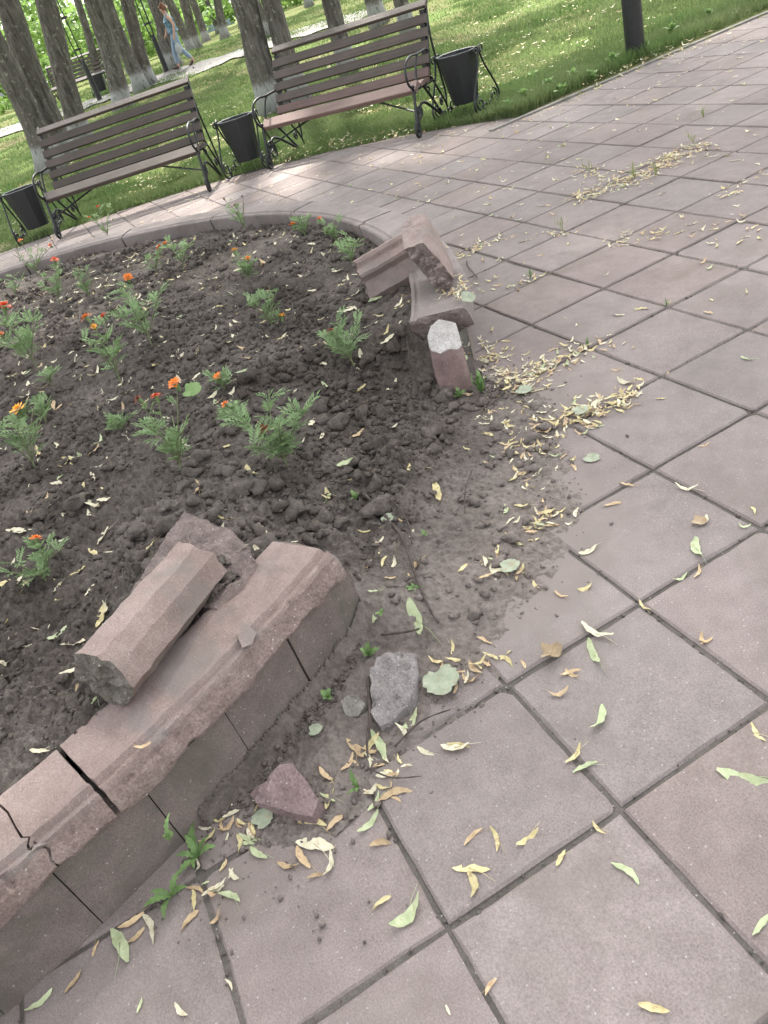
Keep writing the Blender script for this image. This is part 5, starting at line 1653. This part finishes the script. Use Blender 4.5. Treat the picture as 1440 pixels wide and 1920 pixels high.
# on the lawn
n = 0
while n < 1300:
    a = rb.uniform(95, 190); r = R_OUT + rb.uniform(0, 1) ** 1.6 * 9; x, y = CX + math.cos(math.radians(a)) * r, CY + math.sin(math.radians(a)) * r
    if bool(paved(np.array(x), np.array(y))): continue
    u, v, d = PX((x, y, 0))
    if not (-30 < u < 1470 and -30 < v < 560): continue
    if fbm(np.array(x * .8), np.array(y * .8), 0, 2, 91) < -0.1: continue
    n += 1; scatter(x, y, pick([.45, .3, .25, .0]), 'lawn', 0.04, 0.085)

def build_bracts():
    P0 = np.array([b[0][:] for b in bracts]); P1 = np.array([b[1][:] for b in bracts])
    Z0 = surf(P0[:, 0], P0[:, 1]); Z1 = surf(P1[:, 0], P1[:, 1])
    L = np.linalg.norm(P1 - P0, axis=1)
    app = []
    for p, l in zip(P0, L):
        u, v, d = PX((p[0], p[1], 0))
        app.append(l / d if -20 < u < 1460 and -20 < v < 1940 else 0)
    order = np.argsort(-np.array(app))
    single = set(order[:292].tolist())
    LAB = {'soil': ('small pale linden bract fallen on the dark soil of the flower bed', 'bracts on the soil'),
           'paving': ('fallen linden bract lying loose on the grey mauve paving slabs', 'bracts on the paving'),
           'breach': ('dry linden bract in the drift where soil spills from the broken kerb', 'bracts by the breach'),
           'drift': ('pale bract in the yellow drift along a joint of the far paving', 'bracts in the far drift'),
           'kerb': ('dry bract caught at the foot of the near kerb', 'bracts at the kerb foot'),
           'edge': ('pale bract fallen where the paving meets the lawn', 'bracts along the lawn edge'),
           'lawn': ('pale bract fallen in the grass', 'bracts in the grass')}
    SV = [(np.array(v), f) for v, f in shape_data]
    lots = {m: MB() for m in BM}
    piled = {}
    for i in range(len(bracts)):
        col, where = bracts[i][2], bracts[i][3]
        a = math.atan2(P1[i][1] - P0[i][1], P1[i][0] - P0[i][0])
        k = rb.randint(16)
        z = Z0[i] + 0.001
        cell = (round(P0[i][0] / 0.03), round(P0[i][1] / 0.03)); piled[cell] = piled.get(cell, -1) + 1
        z += min(piled[cell], 5) * 0.004
        pitch = -math.atan2(Z1[i] - Z0[i], max(L[i], 1e-3)) * (0.8 if abs(Z1[i] - Z0[i]) < 0.05 else 0.0)
        roll = rb.uniform(-0.35, 0.35)
        if i in single:
            o = bpy.data.objects.new('linden_bract', bract_mesh[(k, col)]); COL.objects.link(o)
            o.location = (P0[i][0], P0[i][1], z + (0.003 if where == 'soil' else 0)); o.rotation_euler = (roll, pitch, a); sc = L[i] * 0.97; o.scale = (sc, sc * rb.uniform(0.9, 1.25), sc)
            w = where
            if w == 'hand':
                r = math.hypot(P0[i][0] - CX, P0[i][1] - CY) / S
                w = 'soil' if r < 8.1 else 'paving' if r > 9.45 else 'breach' if math.degrees(math.atan2(P0[i][1] - CY, P0[i][0] - CX)) > 31 else 'kerb'
            lab, grp = LAB[w]
            col_lab = {'cream': 'cream', 'yellow': 'yellow', 'tan': 'dry tan', 'green': 'pale green'}[col]
            core = {'soil': 'bract on the dark soil', 'paving': 'bract on the paving slabs', 'breach': 'bract in the litter by the broken kerb',
                    'drift': 'bract in the far drift', 'kerb': 'bract at the foot of the near kerb', 'edge': 'bract where paving meets lawn', 'lawn': 'bract in the grass'}[w]
            pu, pv, _d = PX((P0[i][0], P0[i][1], z))
            core += ', ' + ['top', 'upper', 'middle', 'lower', 'bottom'][int(min(4.99, max(0, pv / 384)))] + ' ' + ['far left', 'left', 'centre', 'right', 'far right'][int(min(4.99, max(0, pu / 288)))] 
            core = ('long ' if L[i] > 0.075 else 'short ' if L[i] < 0.045 else '') + col_lab + ' ' + core
            tag(o, core, 'bract', col_lab + ' ' + grp)
        else:
            v, f = SV[k]
            sc = L[i]
            mm = Matrix.Translation((P0[i][0], P0[i][1], z)) @ Matrix.Rotation(a, 4, 'Z') @ Matrix.Rotation(pitch, 4, 'Y') @ Matrix.Rotation(roll, 4, 'X') @ Matrix.Diagonal((sc, sc * 1.1, sc, 1))
            A = np.array(mm); vv = v @ A[:3, :3].T + A[:3, 3]
            lots[col].add(vv, f)
    # all remaining litter: one object, four colours
    allv = []; allf = []; mi = []; o = 0; mats = list(BM)
    for q, mname in enumerate(mats):
        allv += lots[mname].v; allf += [tuple(i + o for i in t) for t in lots[mname].f]; mi += [q] * len(lots[mname].f); o += len(lots[mname].v)
    me = bpy.data.meshes.new('fallen_bract_litter'); me.from_pydata(allv, [], allf)
    for mname in mats: me.materials.append(BM[mname])
    me.polygons.foreach_set('material_index', np.array(mi, np.int32)); me.update()
    ob = obj('fallen_bract_litter', me, smooth_shade=True, kind='stuff'); ob['label'] = 'drifts of small dry linden bracts on paving, soil and grass'
    print('bracts', len(bracts))
build_bracts()

def flat_leaf(outline, mat, loc, rot, scale, name, lab, cat='leaf', lift=0.05, tilt=(0, 0)):
    """broad leaf: triangulated outline, gently cupped"""
    n = len(outline); v = [(0.0, 0.0, 0.0)]; f = []
    for s in (0.5, 1.0):
        for (x, y) in outline:
            d = math.hypot(x, y) * s
            v.append((x * s, y * s, lift * (d * d) * (1 + 0.6 * math.sin(math.atan2(y, x) * 3))))
    for k in range(n):
        b = (k + 1) % n
        f.append((0, 1 + k, 1 + b)); f.append((1 + k, 1 + n + k, 1 + n + b, 1 + b))
    o = obj(name, MB().add(v, f), mat, smooth_shade=True)
    o.location = loc; o.rotation_euler = (tilt[0], tilt[1], rot); o.scale = (scale,) * 3
    tag(o, lab, cat)
    return o
heart = []
for k in range(30):
    a = 2 * PI * k / 30
    rr_ = 0.95 - 0.38 * math.exp(-((a - PI) / 0.35) ** 2) + 0.18 * math.exp(-(min(a, 2 * PI - a) / 0.3) ** 2) + (0.07 if k % 2 else 0) + 0.05 * math.sin(k * 2.3)
    heart.append((math.cos(a) * rr_, math.sin(a) * rr_))
M['dull_leaf'] = leafy('dull grey green leaf', (0.20, 0.235, 0.165), (0.32, 0.35, 0.26), 40, 0.1, spots=0.5)
M['tan_leaf'] = leafy('dry brown leaf', (0.24, 0.175, 0.11), (0.36, 0.28, 0.18), 40, 0.1, spots=0.5)
M['weed_leaf'] = leafy('broad weed leaf', (0.14, 0.24, 0.08), (0.24, 0.35, 0.14), 30, 0.3)
M['fresh_leaf'] = leafy('fresh green leaf', (0.24, 0.34, 0.13), (0.36, 0.46, 0.21), 30, 0.3)
def flat_at(u, v, rot, sc, mat, lab, z=0.012, lift=0.05, tilt=(0, 0)):
    p = G(u, v, z); s = float(surf(np.array([p.x]), np.array([p.y]))[0]); p = G(u, v, s + 0.006); p.z = s + z * 0.8
    return flat_leaf(heart, mat, p, rot, sc, 'fallen_leaf', lab, 'leaf', lift, tilt)
flat_at(828, 1278, -0.2, 0.046, M['dull_leaf'], 'grey green heart shaped dry leaf lying right of the grey violet stone', 0.014, 0.12)
flat_at(982, 733, 0.4, 0.032, M['dull_leaf'], 'grey green leaf in the litter right of the upright kerb stone', 0.015)
flat_at(1088, 778, 1.4, 0.028, M['dull_leaf'], 'grey green leaf on the heap of dry bracts beside a slab joint', 0.03)
flat_at(1310, 976, 0.4, 0.020, M['tan_leaf'], 'small dry tan leaf lying alone on a slab at the right', 0.006, 0.2)
flat_at(1033, 1228, 0.9, 0.026, M['tan_leaf'], 'crumpled brown leaf lying on a slab joint', 0.012, 0.6)
flat_at(728, 975, 0.2, 0.022, M['dull_leaf'], 'small pale leaf on the soil beside the long twig', 0.02)
flat_at(492, 1536, 2.0, 0.026, M['dull_leaf'], 'dull green leaf tucked under the brownish red stone', 0.010)
flat_at(590, 1368, 1.2, 0.018, M['dull_leaf'], 'small mottled leaf at the foot of the near kerb', 0.008)
flat_at(955, 1066, 1.2, 0.028, M['dull_leaf'], 'dull leaf on the small heap at the edge of the spilled soil', 0.02)
flat_at(877, 566, 1.2, 0.030, M['dull_leaf'], 'pale leaf leaning on the outer foot of the far broken kerb', 0.03, 0.2, (0.5, 0.4))
flat_at(1108, 857, 0.3, 0.026, M['dull_leaf'], 'grey faded leaf flattened on a slab', 0.005)
flat_at(366, 745, 0.9, 0.042, M['weed_leaf'], 'broad fresh green leaf beside the marigold in the middle of the bed', 0.05, 0.15, (0.35, 0.1))

# ================================================================== marigolds, weeds, twigs
M['lawn_weed'] = leafy('lawn weed leaf', (0.12, 0.22, 0.06), (0.22, 0.33, 0.12), 12, 0.3, rand=0.3)
M['grass_tuft'] = leafy('thin grass', (0.16, 0.2, 0.08), (0.3, 0.33, 0.15), 30, 0.3)
M['mari_leaf'] = leafy('marigold leaf', (0.15, 0.235, 0.10), (0.31, 0.42, 0.215), 25, 0.3, rand=0.25)
M['mari_stem'] = plain('marigold stem', (0.10, 0.14, 0.06), (0.17, 0.17, 0.09), 40, 0.7)
FL = {'o': plain('orange petals', (0.62, 0.13, 0.012), (0.80, 0.26, 0.03), 300, 0.6, rand=0.2), 'r': plain('red orange petals', (0.42, 0.035, 0.010), (0.66, 0.10, 0.015), 300, 0.6, rand=0.2),
      'y': plain('yellow orange petals', (0.70, 0.28, 0.02), (0.82, 0.46, 0.05), 300, 0.6), 'd': plain('withered dark petals', (0.10, 0.025, 0.012), (0.24, 0.06, 0.02), 300, 0.8)}
M['calyx'] = plain('calyx', (0.10, 0.15, 0.06), (0.16, 0.22, 0.09), 40, 0.6)

def pinnate(mb, p, d, L, r):
    """feathery leaf: narrow leaflets in pairs along a drooping midrib"""
    d = Vector(d).normalized(); side = d.cross(Vector((0, 0, 1)))
    if side.length < 0.1: side = Vector((1, 0, 0))
    side.normalize()
    n = 6
    prev = Vector(p)
    pts = [prev]
    for i in range(1, n + 1):
        t = i / n
        pts.append(Vector(p) + d * (L * t) + Vector((0, 0, -0.18 * L * t * t)))
    mb.add(*tube(pts, [0.0012 * (1 - 0.6 * i / n) for i in range(n + 1)], 3, False))
    up = side.cross(d).normalized()
    for i in range(1, n + 1):
        ax = (pts[i] - pts[i - 1]).normalized()
        for s in ((-1, 1) if i < n else (0,)):
            ll = L * 0.36 * (0.75 + 0.5 * math.sin(PI * i / (n + 1))) * r.uniform(0.85, 1.15)
            q = (ax * (0.75 if s else 1.0) + side * (s * 0.8) + up * r.uniform(-0.05, 0.3)).normalized()
            w = q.cross(up).normalized() * ll * 0.15
            b = pts[i]; mid = b + q * ll * 0.5 + up * ll * 0.05; tip = b + q * ll - up * ll * 0.08
            mb.add([b, mid + w, tip, mid - w], [(0, 1, 2, 3)])

def flower_mesh(seed, kind):
    r = random.Random(seed)
    v = []; f = []
    for layer, (rad, z, n, el) in enumerate(((1.0, 0.0, 13, 0.15), (0.72, 0.16, 11, 0.5), (0.42, 0.26, 8, 0.95))):
        for k in range(n):
            a = 2 * PI * (k + r.uniform(-.25, .25)) / n; w = rad * 2.6 / n
            ca, sa = math.cos(a), math.sin(a)
            L = rad * r.uniform(0.85, 1.1); e = el + r.uniform(-0.2, 0.25)
            base = Vector((ca * 0.12, sa * 0.12, z)); out = Vector((ca * math.cos(e), sa * math.cos(e), math.sin(e))); sd_ = Vector((-sa, ca, 0))
            o = len(v)
            v += [base - sd_ * w * 0.3, base + sd_ * w * 0.3, base + out * L * 0.65 + sd_ * w * 0.9 + Vector((0, 0, r.uniform(-.06, .1))), base + out * L + sd_ * w * 0.35, base + out * L * 0.93 - sd_ * w * 0.3 + Vector((0, 0, r.uniform(-.1, .12))), base + out * L * 0.65 - sd_ * w * 0.9]
            f += [(o, o + 1, o + 2, o + 5), (o + 5, o + 2, o + 3, o + 4)]
    me = MB().add(v, f).mesh('flower'); me.materials.append(FL[kind])
    return me
FMESH = {(k, s): flower_mesh(s * 7 + ord(k), k) for k in FL for s in range(3)}

def calyx_mesh():
    v, f = tube([(0, 0, -1.3), (0, 0, -1.1), (0, 0, -0.35), (0, 0, 0.08)], [0.12, 0.24, 0.36, 0.42], 8)
    me = MB().add(v, f).mesh('calyx'); me.materials.append(M['calyx']); return me
CALYX = calyx_mesh()

def soil_point(u, v):
    z = SOIL
    for _ in range(10):
        p = G(u, v, z); z = 0.4 * z + 0.6 * float(soil_z(np.array([p.x]), np.array([p.y]), False)[0])
    return G(u, v, z)

def marigold(base, top, flowers, seed, lab, leaves=30, spread=1.0, bushy=1.0):
    r = random.Random(seed * 13 + 5)
    P = soil_point(*base); P.z -= 0.01
    T = PL(top[0], top[1], P)
    H = max(0.05, (T - P).z)
    size_k = r.uniform(0.85, 1.1)
    root = empty('marigold', P, 0, lab, 'marigold', 'marigolds in the flower bed')
    lean = (T - P); lean.z = 0
    stems = MB(); fol = MB()
    tips = []
    for fl in flowers:
        q = PL(fl[0], fl[1], P + Vector((r.uniform(-.02, .02), r.uniform(-.02, .02), 0))) - P
        tips.append(q)
    nb = max(4, int(5 * bushy))
    for k in range(nb):
        a = 2 * PI * k / nb + r.uniform(-.4, .4)
        tips.append(Vector((math.cos(a) * H * 0.42 * spread, math.sin(a) * H * 0.42 * spread, H * r.uniform(0.7, 1.05))) + lean * r.uniform(0.5, 0.9))
    knot = Vector((lean.x * 0.25, lean.y * 0.25, H * 0.3))
    stems.add(*tube(bez([(0, 0, -0.02), knot * 0.5 + Vector((0.004, 0, 0)), knot], 4), 0.0034, 6))
    paths = []
    for t in tips:
        mid = knot.lerp(t, 0.5) + Vector((r.uniform(-.012, .012), r.uniform(-.012, .012), 0.01))
        pth = bez([knot * r.uniform(0.5, 1.0), mid, t], 5)
        stems.add(*tube(pth, [0.0026 - 0.0011 * i / (len(pth) - 1) for i in range(len(pth))], 5)); paths.append(pth)
    for i in range(leaves):
        pth = paths[r.randrange(len(paths))]
        t = r.uniform(0.15, 0.92); q = pth[int(t * (len(pth) - 1))]
        a = r.uniform(0, 2 * PI)
        d = Vector((math.cos(a), math.sin(a), r.uniform(0.3, 1.5)))
        pinnate(fol, q, d, r.uniform(0.035, 0.072) * size_k * (0.8 + H * 1.4), r)
    obj('stem', stems, M['mari_stem'], root)
    o = obj('foliage', fol, M['mari_leaf'], root, kind='stuff')
    for k, fl in enumerate(flowers):
        q = tips[k]; size = 1.22 * (fl[3] if len(fl) > 3 else 0.017)
        fo = bpy.data.objects.new('flower', FMESH[(fl[2], (seed + k) % 3)]); COL.objects.link(fo); fo.parent = root
        fo.location = q + Vector((0, 0, size * 0.6)); fo.scale = (size,) * 3; fo.rotation_euler = (r.uniform(-.45, .45), r.uniform(-.45, .45), r.uniform(0, 6))
        co = bpy.data.objects.new('calyx', CALYX); COL.objects.link(co); co.parent = fo
    return root

MG = [
    ((205, 452), (186, 392), [(185, 391, 'r', .02), (168, 410, 'o')], 'spindly marigold with two red orange flowers against the far kerb, left', 14, .9),
    ((70, 520), (55, 460), [(40, 455, 'o', .02), (96, 463, 'r', .018)], 'lanky marigold at the left edge with two orange flowers held over the kerb', 22, 1.2),
    ((112, 575), (105, 500), [(105, 493, 'r', .024)], 'marigold with a single full red flower, left of the flowerless one', 26, 1.0),
    ((168, 562), (155, 510), [(150, 505, 'd', .012)], 'bushy marigold with only a dark bud, right of the full red flower', 26, 1.0),
    ((30, 560), (25, 512), [], 'flowerless marigold at the left edge below the lanky one', 20, 1.2),
    ((72, 695), (20, 585), [(12, 582, 'r', .030), (4, 632, 'o', .018)], 'tall marigold at the left edge with a large red flower', 32, 1.0),
    ((95, 722), (92, 695), [], 'tiny feathery marigold seedling below the tall red flowered one', 10, 1.4),
    ((228, 722), (190, 612), [(165, 601, 'o', .021), (197, 598, 'r', .017), (178, 616, 'y', .013)], 'tall marigold with three small flowers in orange, red and yellow', 30, .8),
    ((287, 655), (248, 540), [(243, 526, 'o', .020)], 'double clump of marigold with one orange flower on its left side', 46, 1.0),
    ((292, 512), (290, 478), [(300, 467, 'o', .018), (312, 461, 'o', .020)], 'low marigold with two touching orange flowers', 16, 1.0),
    ((345, 505), (335, 452), [], 'upright feathery marigold right of the two touching orange flowers', 20, .9),
    ((462, 438), (440, 385), [(443, 388, 'd', .014), (421, 375, 'd', .010), (455, 370, 'd', .009)], 'gangling marigold with brown withered heads before the left bin', 14, .8),
    ((572, 447), (568, 405), [(551, 426, 'o', .022)], 'marigold with an orange flower low on its left, under the right bench', 22, 1.0),
    ((632, 458), (620, 410), [(600, 414, 'o', .016)], 'marigold with a small orange flower near the far kerb, centre', 24, 1.0),
    ((660, 500), (655, 448), [], 'bright green flowerless marigold beside the tipped coping', 30, 1.0),
    ((466, 528), (460, 480), [(441, 474, 'y', .018), (466, 488, 'o', .015)], 'marigold with two small yellow orange flowers in the middle of the bed', 28, 1.0),
    ((512, 618), (488, 540), [(530, 598, 'y', .018)], 'marigold with a yellow flower hanging low at its right foot', 34, 1.0),
    ((665, 690), (630, 610), [(622, 626, 'd', .014)], 'marigold with a dark red bud left of the upright kerb stone', 32, 1.1),
    ((340, 885), (312, 770), [(332, 727, 'o', .021), (296, 749, 'r', .016), (263, 753, 'd', .014)], 'large marigold with an open orange flower on a tall stalk, centre left', 44, 1.0),
    ((540, 880), (500, 765), [(495, 813, 'd', .018)], 'large flowerless looking marigold with a dark head in the middle of the bed', 52, 1.2),
    ((450, 800), (430, 765), [(425, 763, 'o', .015)], 'small marigold with one orange flower touching the large dark headed one', 12, 1.0),
    ((68, 885), (30, 765), [(40, 776, 'y', .026)], 'marigold at the left edge with a ragged yellow orange flower', 30, .9),
    ((85, 790), (80, 752), [], 'small flowerless marigold right of the ragged yellow flower', 14, 1.3),
    ((85, 1090), (70, 1030), [(72, 1016, 'o', .016)], 'wide spreading marigold with one small orange flower, lower left', 28, 2.0),
    ((420, 728), (415, 700), [(410, 711, 'o', .016)], 'small marigold with one orange flower above the broad green leaf', 14, 1.2),
    ((225, 815), (228, 785), [], 'low yellowing marigold seedling left of the large open flower', 16, 1.4),
]
for k, (b, t, fl, lab, nl, sp) in enumerate(MG):
    marigold(b, t, fl, k, lab, int(nl * random.Random(k).uniform(0.95, 1.75)), sp)

def toothed_leaf(L, w, lobes, r):
    """dandelion-like leaf along x"""
    v = []; f = []
    n = lobes * 2
    for i in range(n + 1):
        t = i / n
        ww = w * math.sin(PI * min(1, t * 0.85 + 0.12)) * (1.0 if i % 2 else 0.55)
        z = 0.25 * L * math.sin(PI * t * 0.8)
        v += [(L * t - (0.02 * L if i % 2 else 0), ww, z + 0.12 * ww), (L * t, 0, z), (L * t - (0.02 * L if i % 2 else 0), -ww, z + 0.12 * ww)]
    for i in range(n):
        a = i * 3
        f += [(a, a + 1, a + 4, a + 3), (a + 1, a + 2, a + 5, a + 4)]
    return v, f

def rosette(u, v, nleaf, L, w, seed, lab, cat='weed', mat=None, lobes=5, up=0.35, z=None, grp='weeds in the cracks', arc=(0, 2 * PI), name='weed'):
    r = random.Random(seed)
    p = G(u, v, 0.0); s = max(0.0, float(surf(np.array([p.x]), np.array([p.y]))[0])); p = G(u, v, s); p.z = s
    root = empty(name, p, 0, lab, cat, grp)
    for k in range(nleaf):
        l = L * r.uniform(0.65, 1.1)
        me = MB().add(*toothed_leaf(l, w * l, lobes, r)).mesh('leaf')
        o = obj('leaf', me, mat or M['weed'], root, smooth_shade=True)
        o.rotation_euler = (r.uniform(-.3, .3), -up * r.uniform(0.4, 1.5), arc[0] + (arc[1] - arc[0]) * (k + r.uniform(-.3, .3)) / nleaf)
    return root
M['weed'] = leafy('weed leaf', (0.10, 0.18, 0.055), (0.19, 0.29, 0.11), 40, 0.3, rand=0.3)
rosette(372, 1607, 7, 0.075, 0.20, 1, 'dandelion rosette with toothed leaves at the foot of the near kerb', 'weed')
rosette(322, 1680, 5, 0.055, 0.20, 2, 'small dandelion leaning off the kerb foot below the rosette', 'weed')
rosette(318, 1575, 3, 0.05, 0.16, 3, 'slender dandelion leaf standing against the near kerb wall', 'weed', up=1.2)
rosette(672, 1480, 4, 0.05, 0.16, 4, 'small green weed in the joint right of the brownish red stone', 'weed', up=0.8)
rosette(692, 1228, 5, 0.035, 0.35, 5, 'seedling with bright lobed leaves at the corner of the near kerb', 'weed', lobes=3, up=0.7)
rosette(715, 1150, 3, 0.022, 0.45, 6, 'tiny round leaved seedling on the spilled soil', 'weed', lobes=2, up=0.3)
rosette(778, 1108, 6, 0.032, 0.30, 7, 'small bright green seedling beside the lower end of the long twig', 'weed', lobes=3, up=0.5)
rosette(797, 1003, 4, 0.022, 0.3, 8, 'tiny seedling on the spilled soil right of the twig', 'weed', lobes=3, up=0.4)
rosette(615, 1310, 5, 0.03, 0.4, 9, 'small weed between kerb foot and lump of mortar', 'weed', lobes=2, up=0.7)
rosette(903, 735, 12, 0.085, 0.14, 10, 'leafy green weed growing tight behind the upright kerb stone', 'weed', lobes=3, up=1.2)
rosette(862, 745, 8, 0.040, 0.30, 11, 'bushy little weed at the foot of the upright kerb stone', 'weed', lobes=2, up=0.9)
rosette(668, 935, 4, 0.035, 0.3, 12, 'pale seedling at the upper end of the long twig', 'weed', lobes=3, up=0.7)
rosette(785, 620, 5, 0.04, 0.22, 13, 'small pale weed between the far kerb and the upright stone', 'weed', lobes=2, up=0.9)
rosette(1102, 648, 6, 0.05, 0.07, 14, 'grass tuft with a blue green shoot at a slab corner', 'weed', lobes=1, up=1.2)
rosette(995, 522, 8, 0.05, 0.05, 15, 'sparse grass tuft at a slab joint near the breach', 'weed', lobes=1, up=1.2)
rosette(1250, 575, 8, 0.04, 0.06, 16, 'low grass tuft at a slab corner, right of the middle', 'weed', lobes=1, up=0.9)
for k, (u, v, lab) in enumerate(((1105, 322, 'thin grass tuft at the left end of the far drift of bracts'), (1230, 330, 'thin grass tuft in the middle of the far drift'), (1300, 268, 'grass tuft at the right end of the far drift'), (1320, 222, 'low green tuft in a joint behind the far drift'),
                                (1055, 432, 'yellowish grass tuft in a joint left of the far drift'), (1190, 335, 'sparse grass tuft in the far drift, left of its middle'))):
    rosette(u, v, 9, 0.10, 0.03, 30 + k, lab, 'weed', lobes=1, up=1.25, mat=M['grass_tuft'] if 'grass_tuft' in M else None)
# broad-leaved plants at the lawn's edge
spots = [(985, 185, 'left of the post, lowest clump'), (1030, 165, 'left of the post, second clump'), (1075, 148, 'left of the post, third clump'), (1110, 150, 'close left of the post'), (1210, 92, 'just right of the post'), (1260, 62, 'well right of the post'),
         (1000, 150, 'above the lowest clump'), (1150, 118, 'right against the post'), (1330, 35, 'near the top right corner'), (955, 205, 'near the right bin'), (1055, 178, 'at the paving edge below the third clump')]
for k, (u, v, lab) in enumerate(spots):
    rosette(u, v, 18, 0.10, 0.30, 60 + k, 'broad leaved lawn weed ' + lab, 'weed', lobes=2, up=0.8, grp='broad leaved weeds at the lawn edge', mat=M['lawn_weed'])

def twig(pts, rad, lab, zoff=0.004, forks=()):
    P = []
    for (u, v, h) in pts:
        p = G(u, v, 0.0)
        s = 0.0
        for _ in range(8):
            p = G(u, v, s); s = 0.4 * s + 0.6 * max(0.0, float(surf(np.array([p.x]), np.array([p.y]))[0]))
        p = G(u, v, s + h + 0.006); P.append(p)
    c = P[0].copy()
    mb = MB(); pth = bez([q - c for q in P], 6)
    mb.add(*tube(pth, [1.45 * rad * (1 - 0.5 * i / len(pth)) * (1 + 0.15 * math.sin(i * 2.1)) for i in range(len(pth))], 6))
    for (i, u, v, h) in forks:
        e = G(u, v, P[i].z + h)
        mb.add(*tube([P[i] - c, (P[i] - c).lerp(e - c, 0.5) + Vector((0.004, 0.003, 0.004)), e - c], rad * 0.5, 5))
    o = obj('twig', mb, M['twig'], smooth_shade=True); o.location = c
    tag(o, lab, 'twig', 'twigs')
    return o
M['twig'] = plain('dark twig bark', (0.035, 0.027, 0.023), (0.08, 0.063, 0.053), 60, 0.9, bump_d=0.001)
twig([(682, 925, .01), (720, 965, .015), (755, 1010, .014), (780, 1080, .012), (805, 1140, .01), (822, 1168, .008)], 0.0042, 'long dark twig lying down the slope of spilled soil')
twig([(690, 928, .01), (735, 940, .02), (765, 980, .022), (772, 1020, .012)], 0.0024, 'thin arched twig beside the long dark twig')
twig([(885, 880, .008), (872, 920, .012), (872, 962, .008)], 0.002, 'short forked twig on the trampled soil', forks=((1, 862, 935, 0.004),))
twig([(865, 765, .006), (890, 770, .008), (920, 758, .010), (950, 730, .006)], 0.003, 'curved twig at the foot of the upright kerb stone')
twig([(690, 1270, .01), (693, 1340, .012), (688, 1390, .008), (690, 1420, .006)], 0.003, 'dark stalk lying along the left side of the grey violet stone')
twig([(690, 1440, .006), (735, 1458, .008), (790, 1455, .010)], 0.0016, 'thin dark twig lying on the slab right of the brownish red stone')
twig([(740, 1400, .006), (790, 1352, .012), (845, 1330, .006)], 0.002, 'thin root lying below the grey green heart shaped leaf')
twig([(715, 1190, .008), (760, 1185, .010), (790, 1178, .006)], 0.0030, 'short pale stick on the soil near the kerb end')
twig([(760, 600, .01), (770, 680, .02), (800, 715, .015), (840, 740, .006)], 0.0013, 'thin dry stem hanging over the soil left of the upright stone')
twig([(875, 490, .004), (878, 500, .004), (895, 520, .003)], 0.003, 'small twig on the far slabs behind the broken kerb')
twig([(585, 888, .008), (610, 886, .008), (628, 880, .006)], 0.0018, 'short straw on the soil right of the large dark headed marigold')
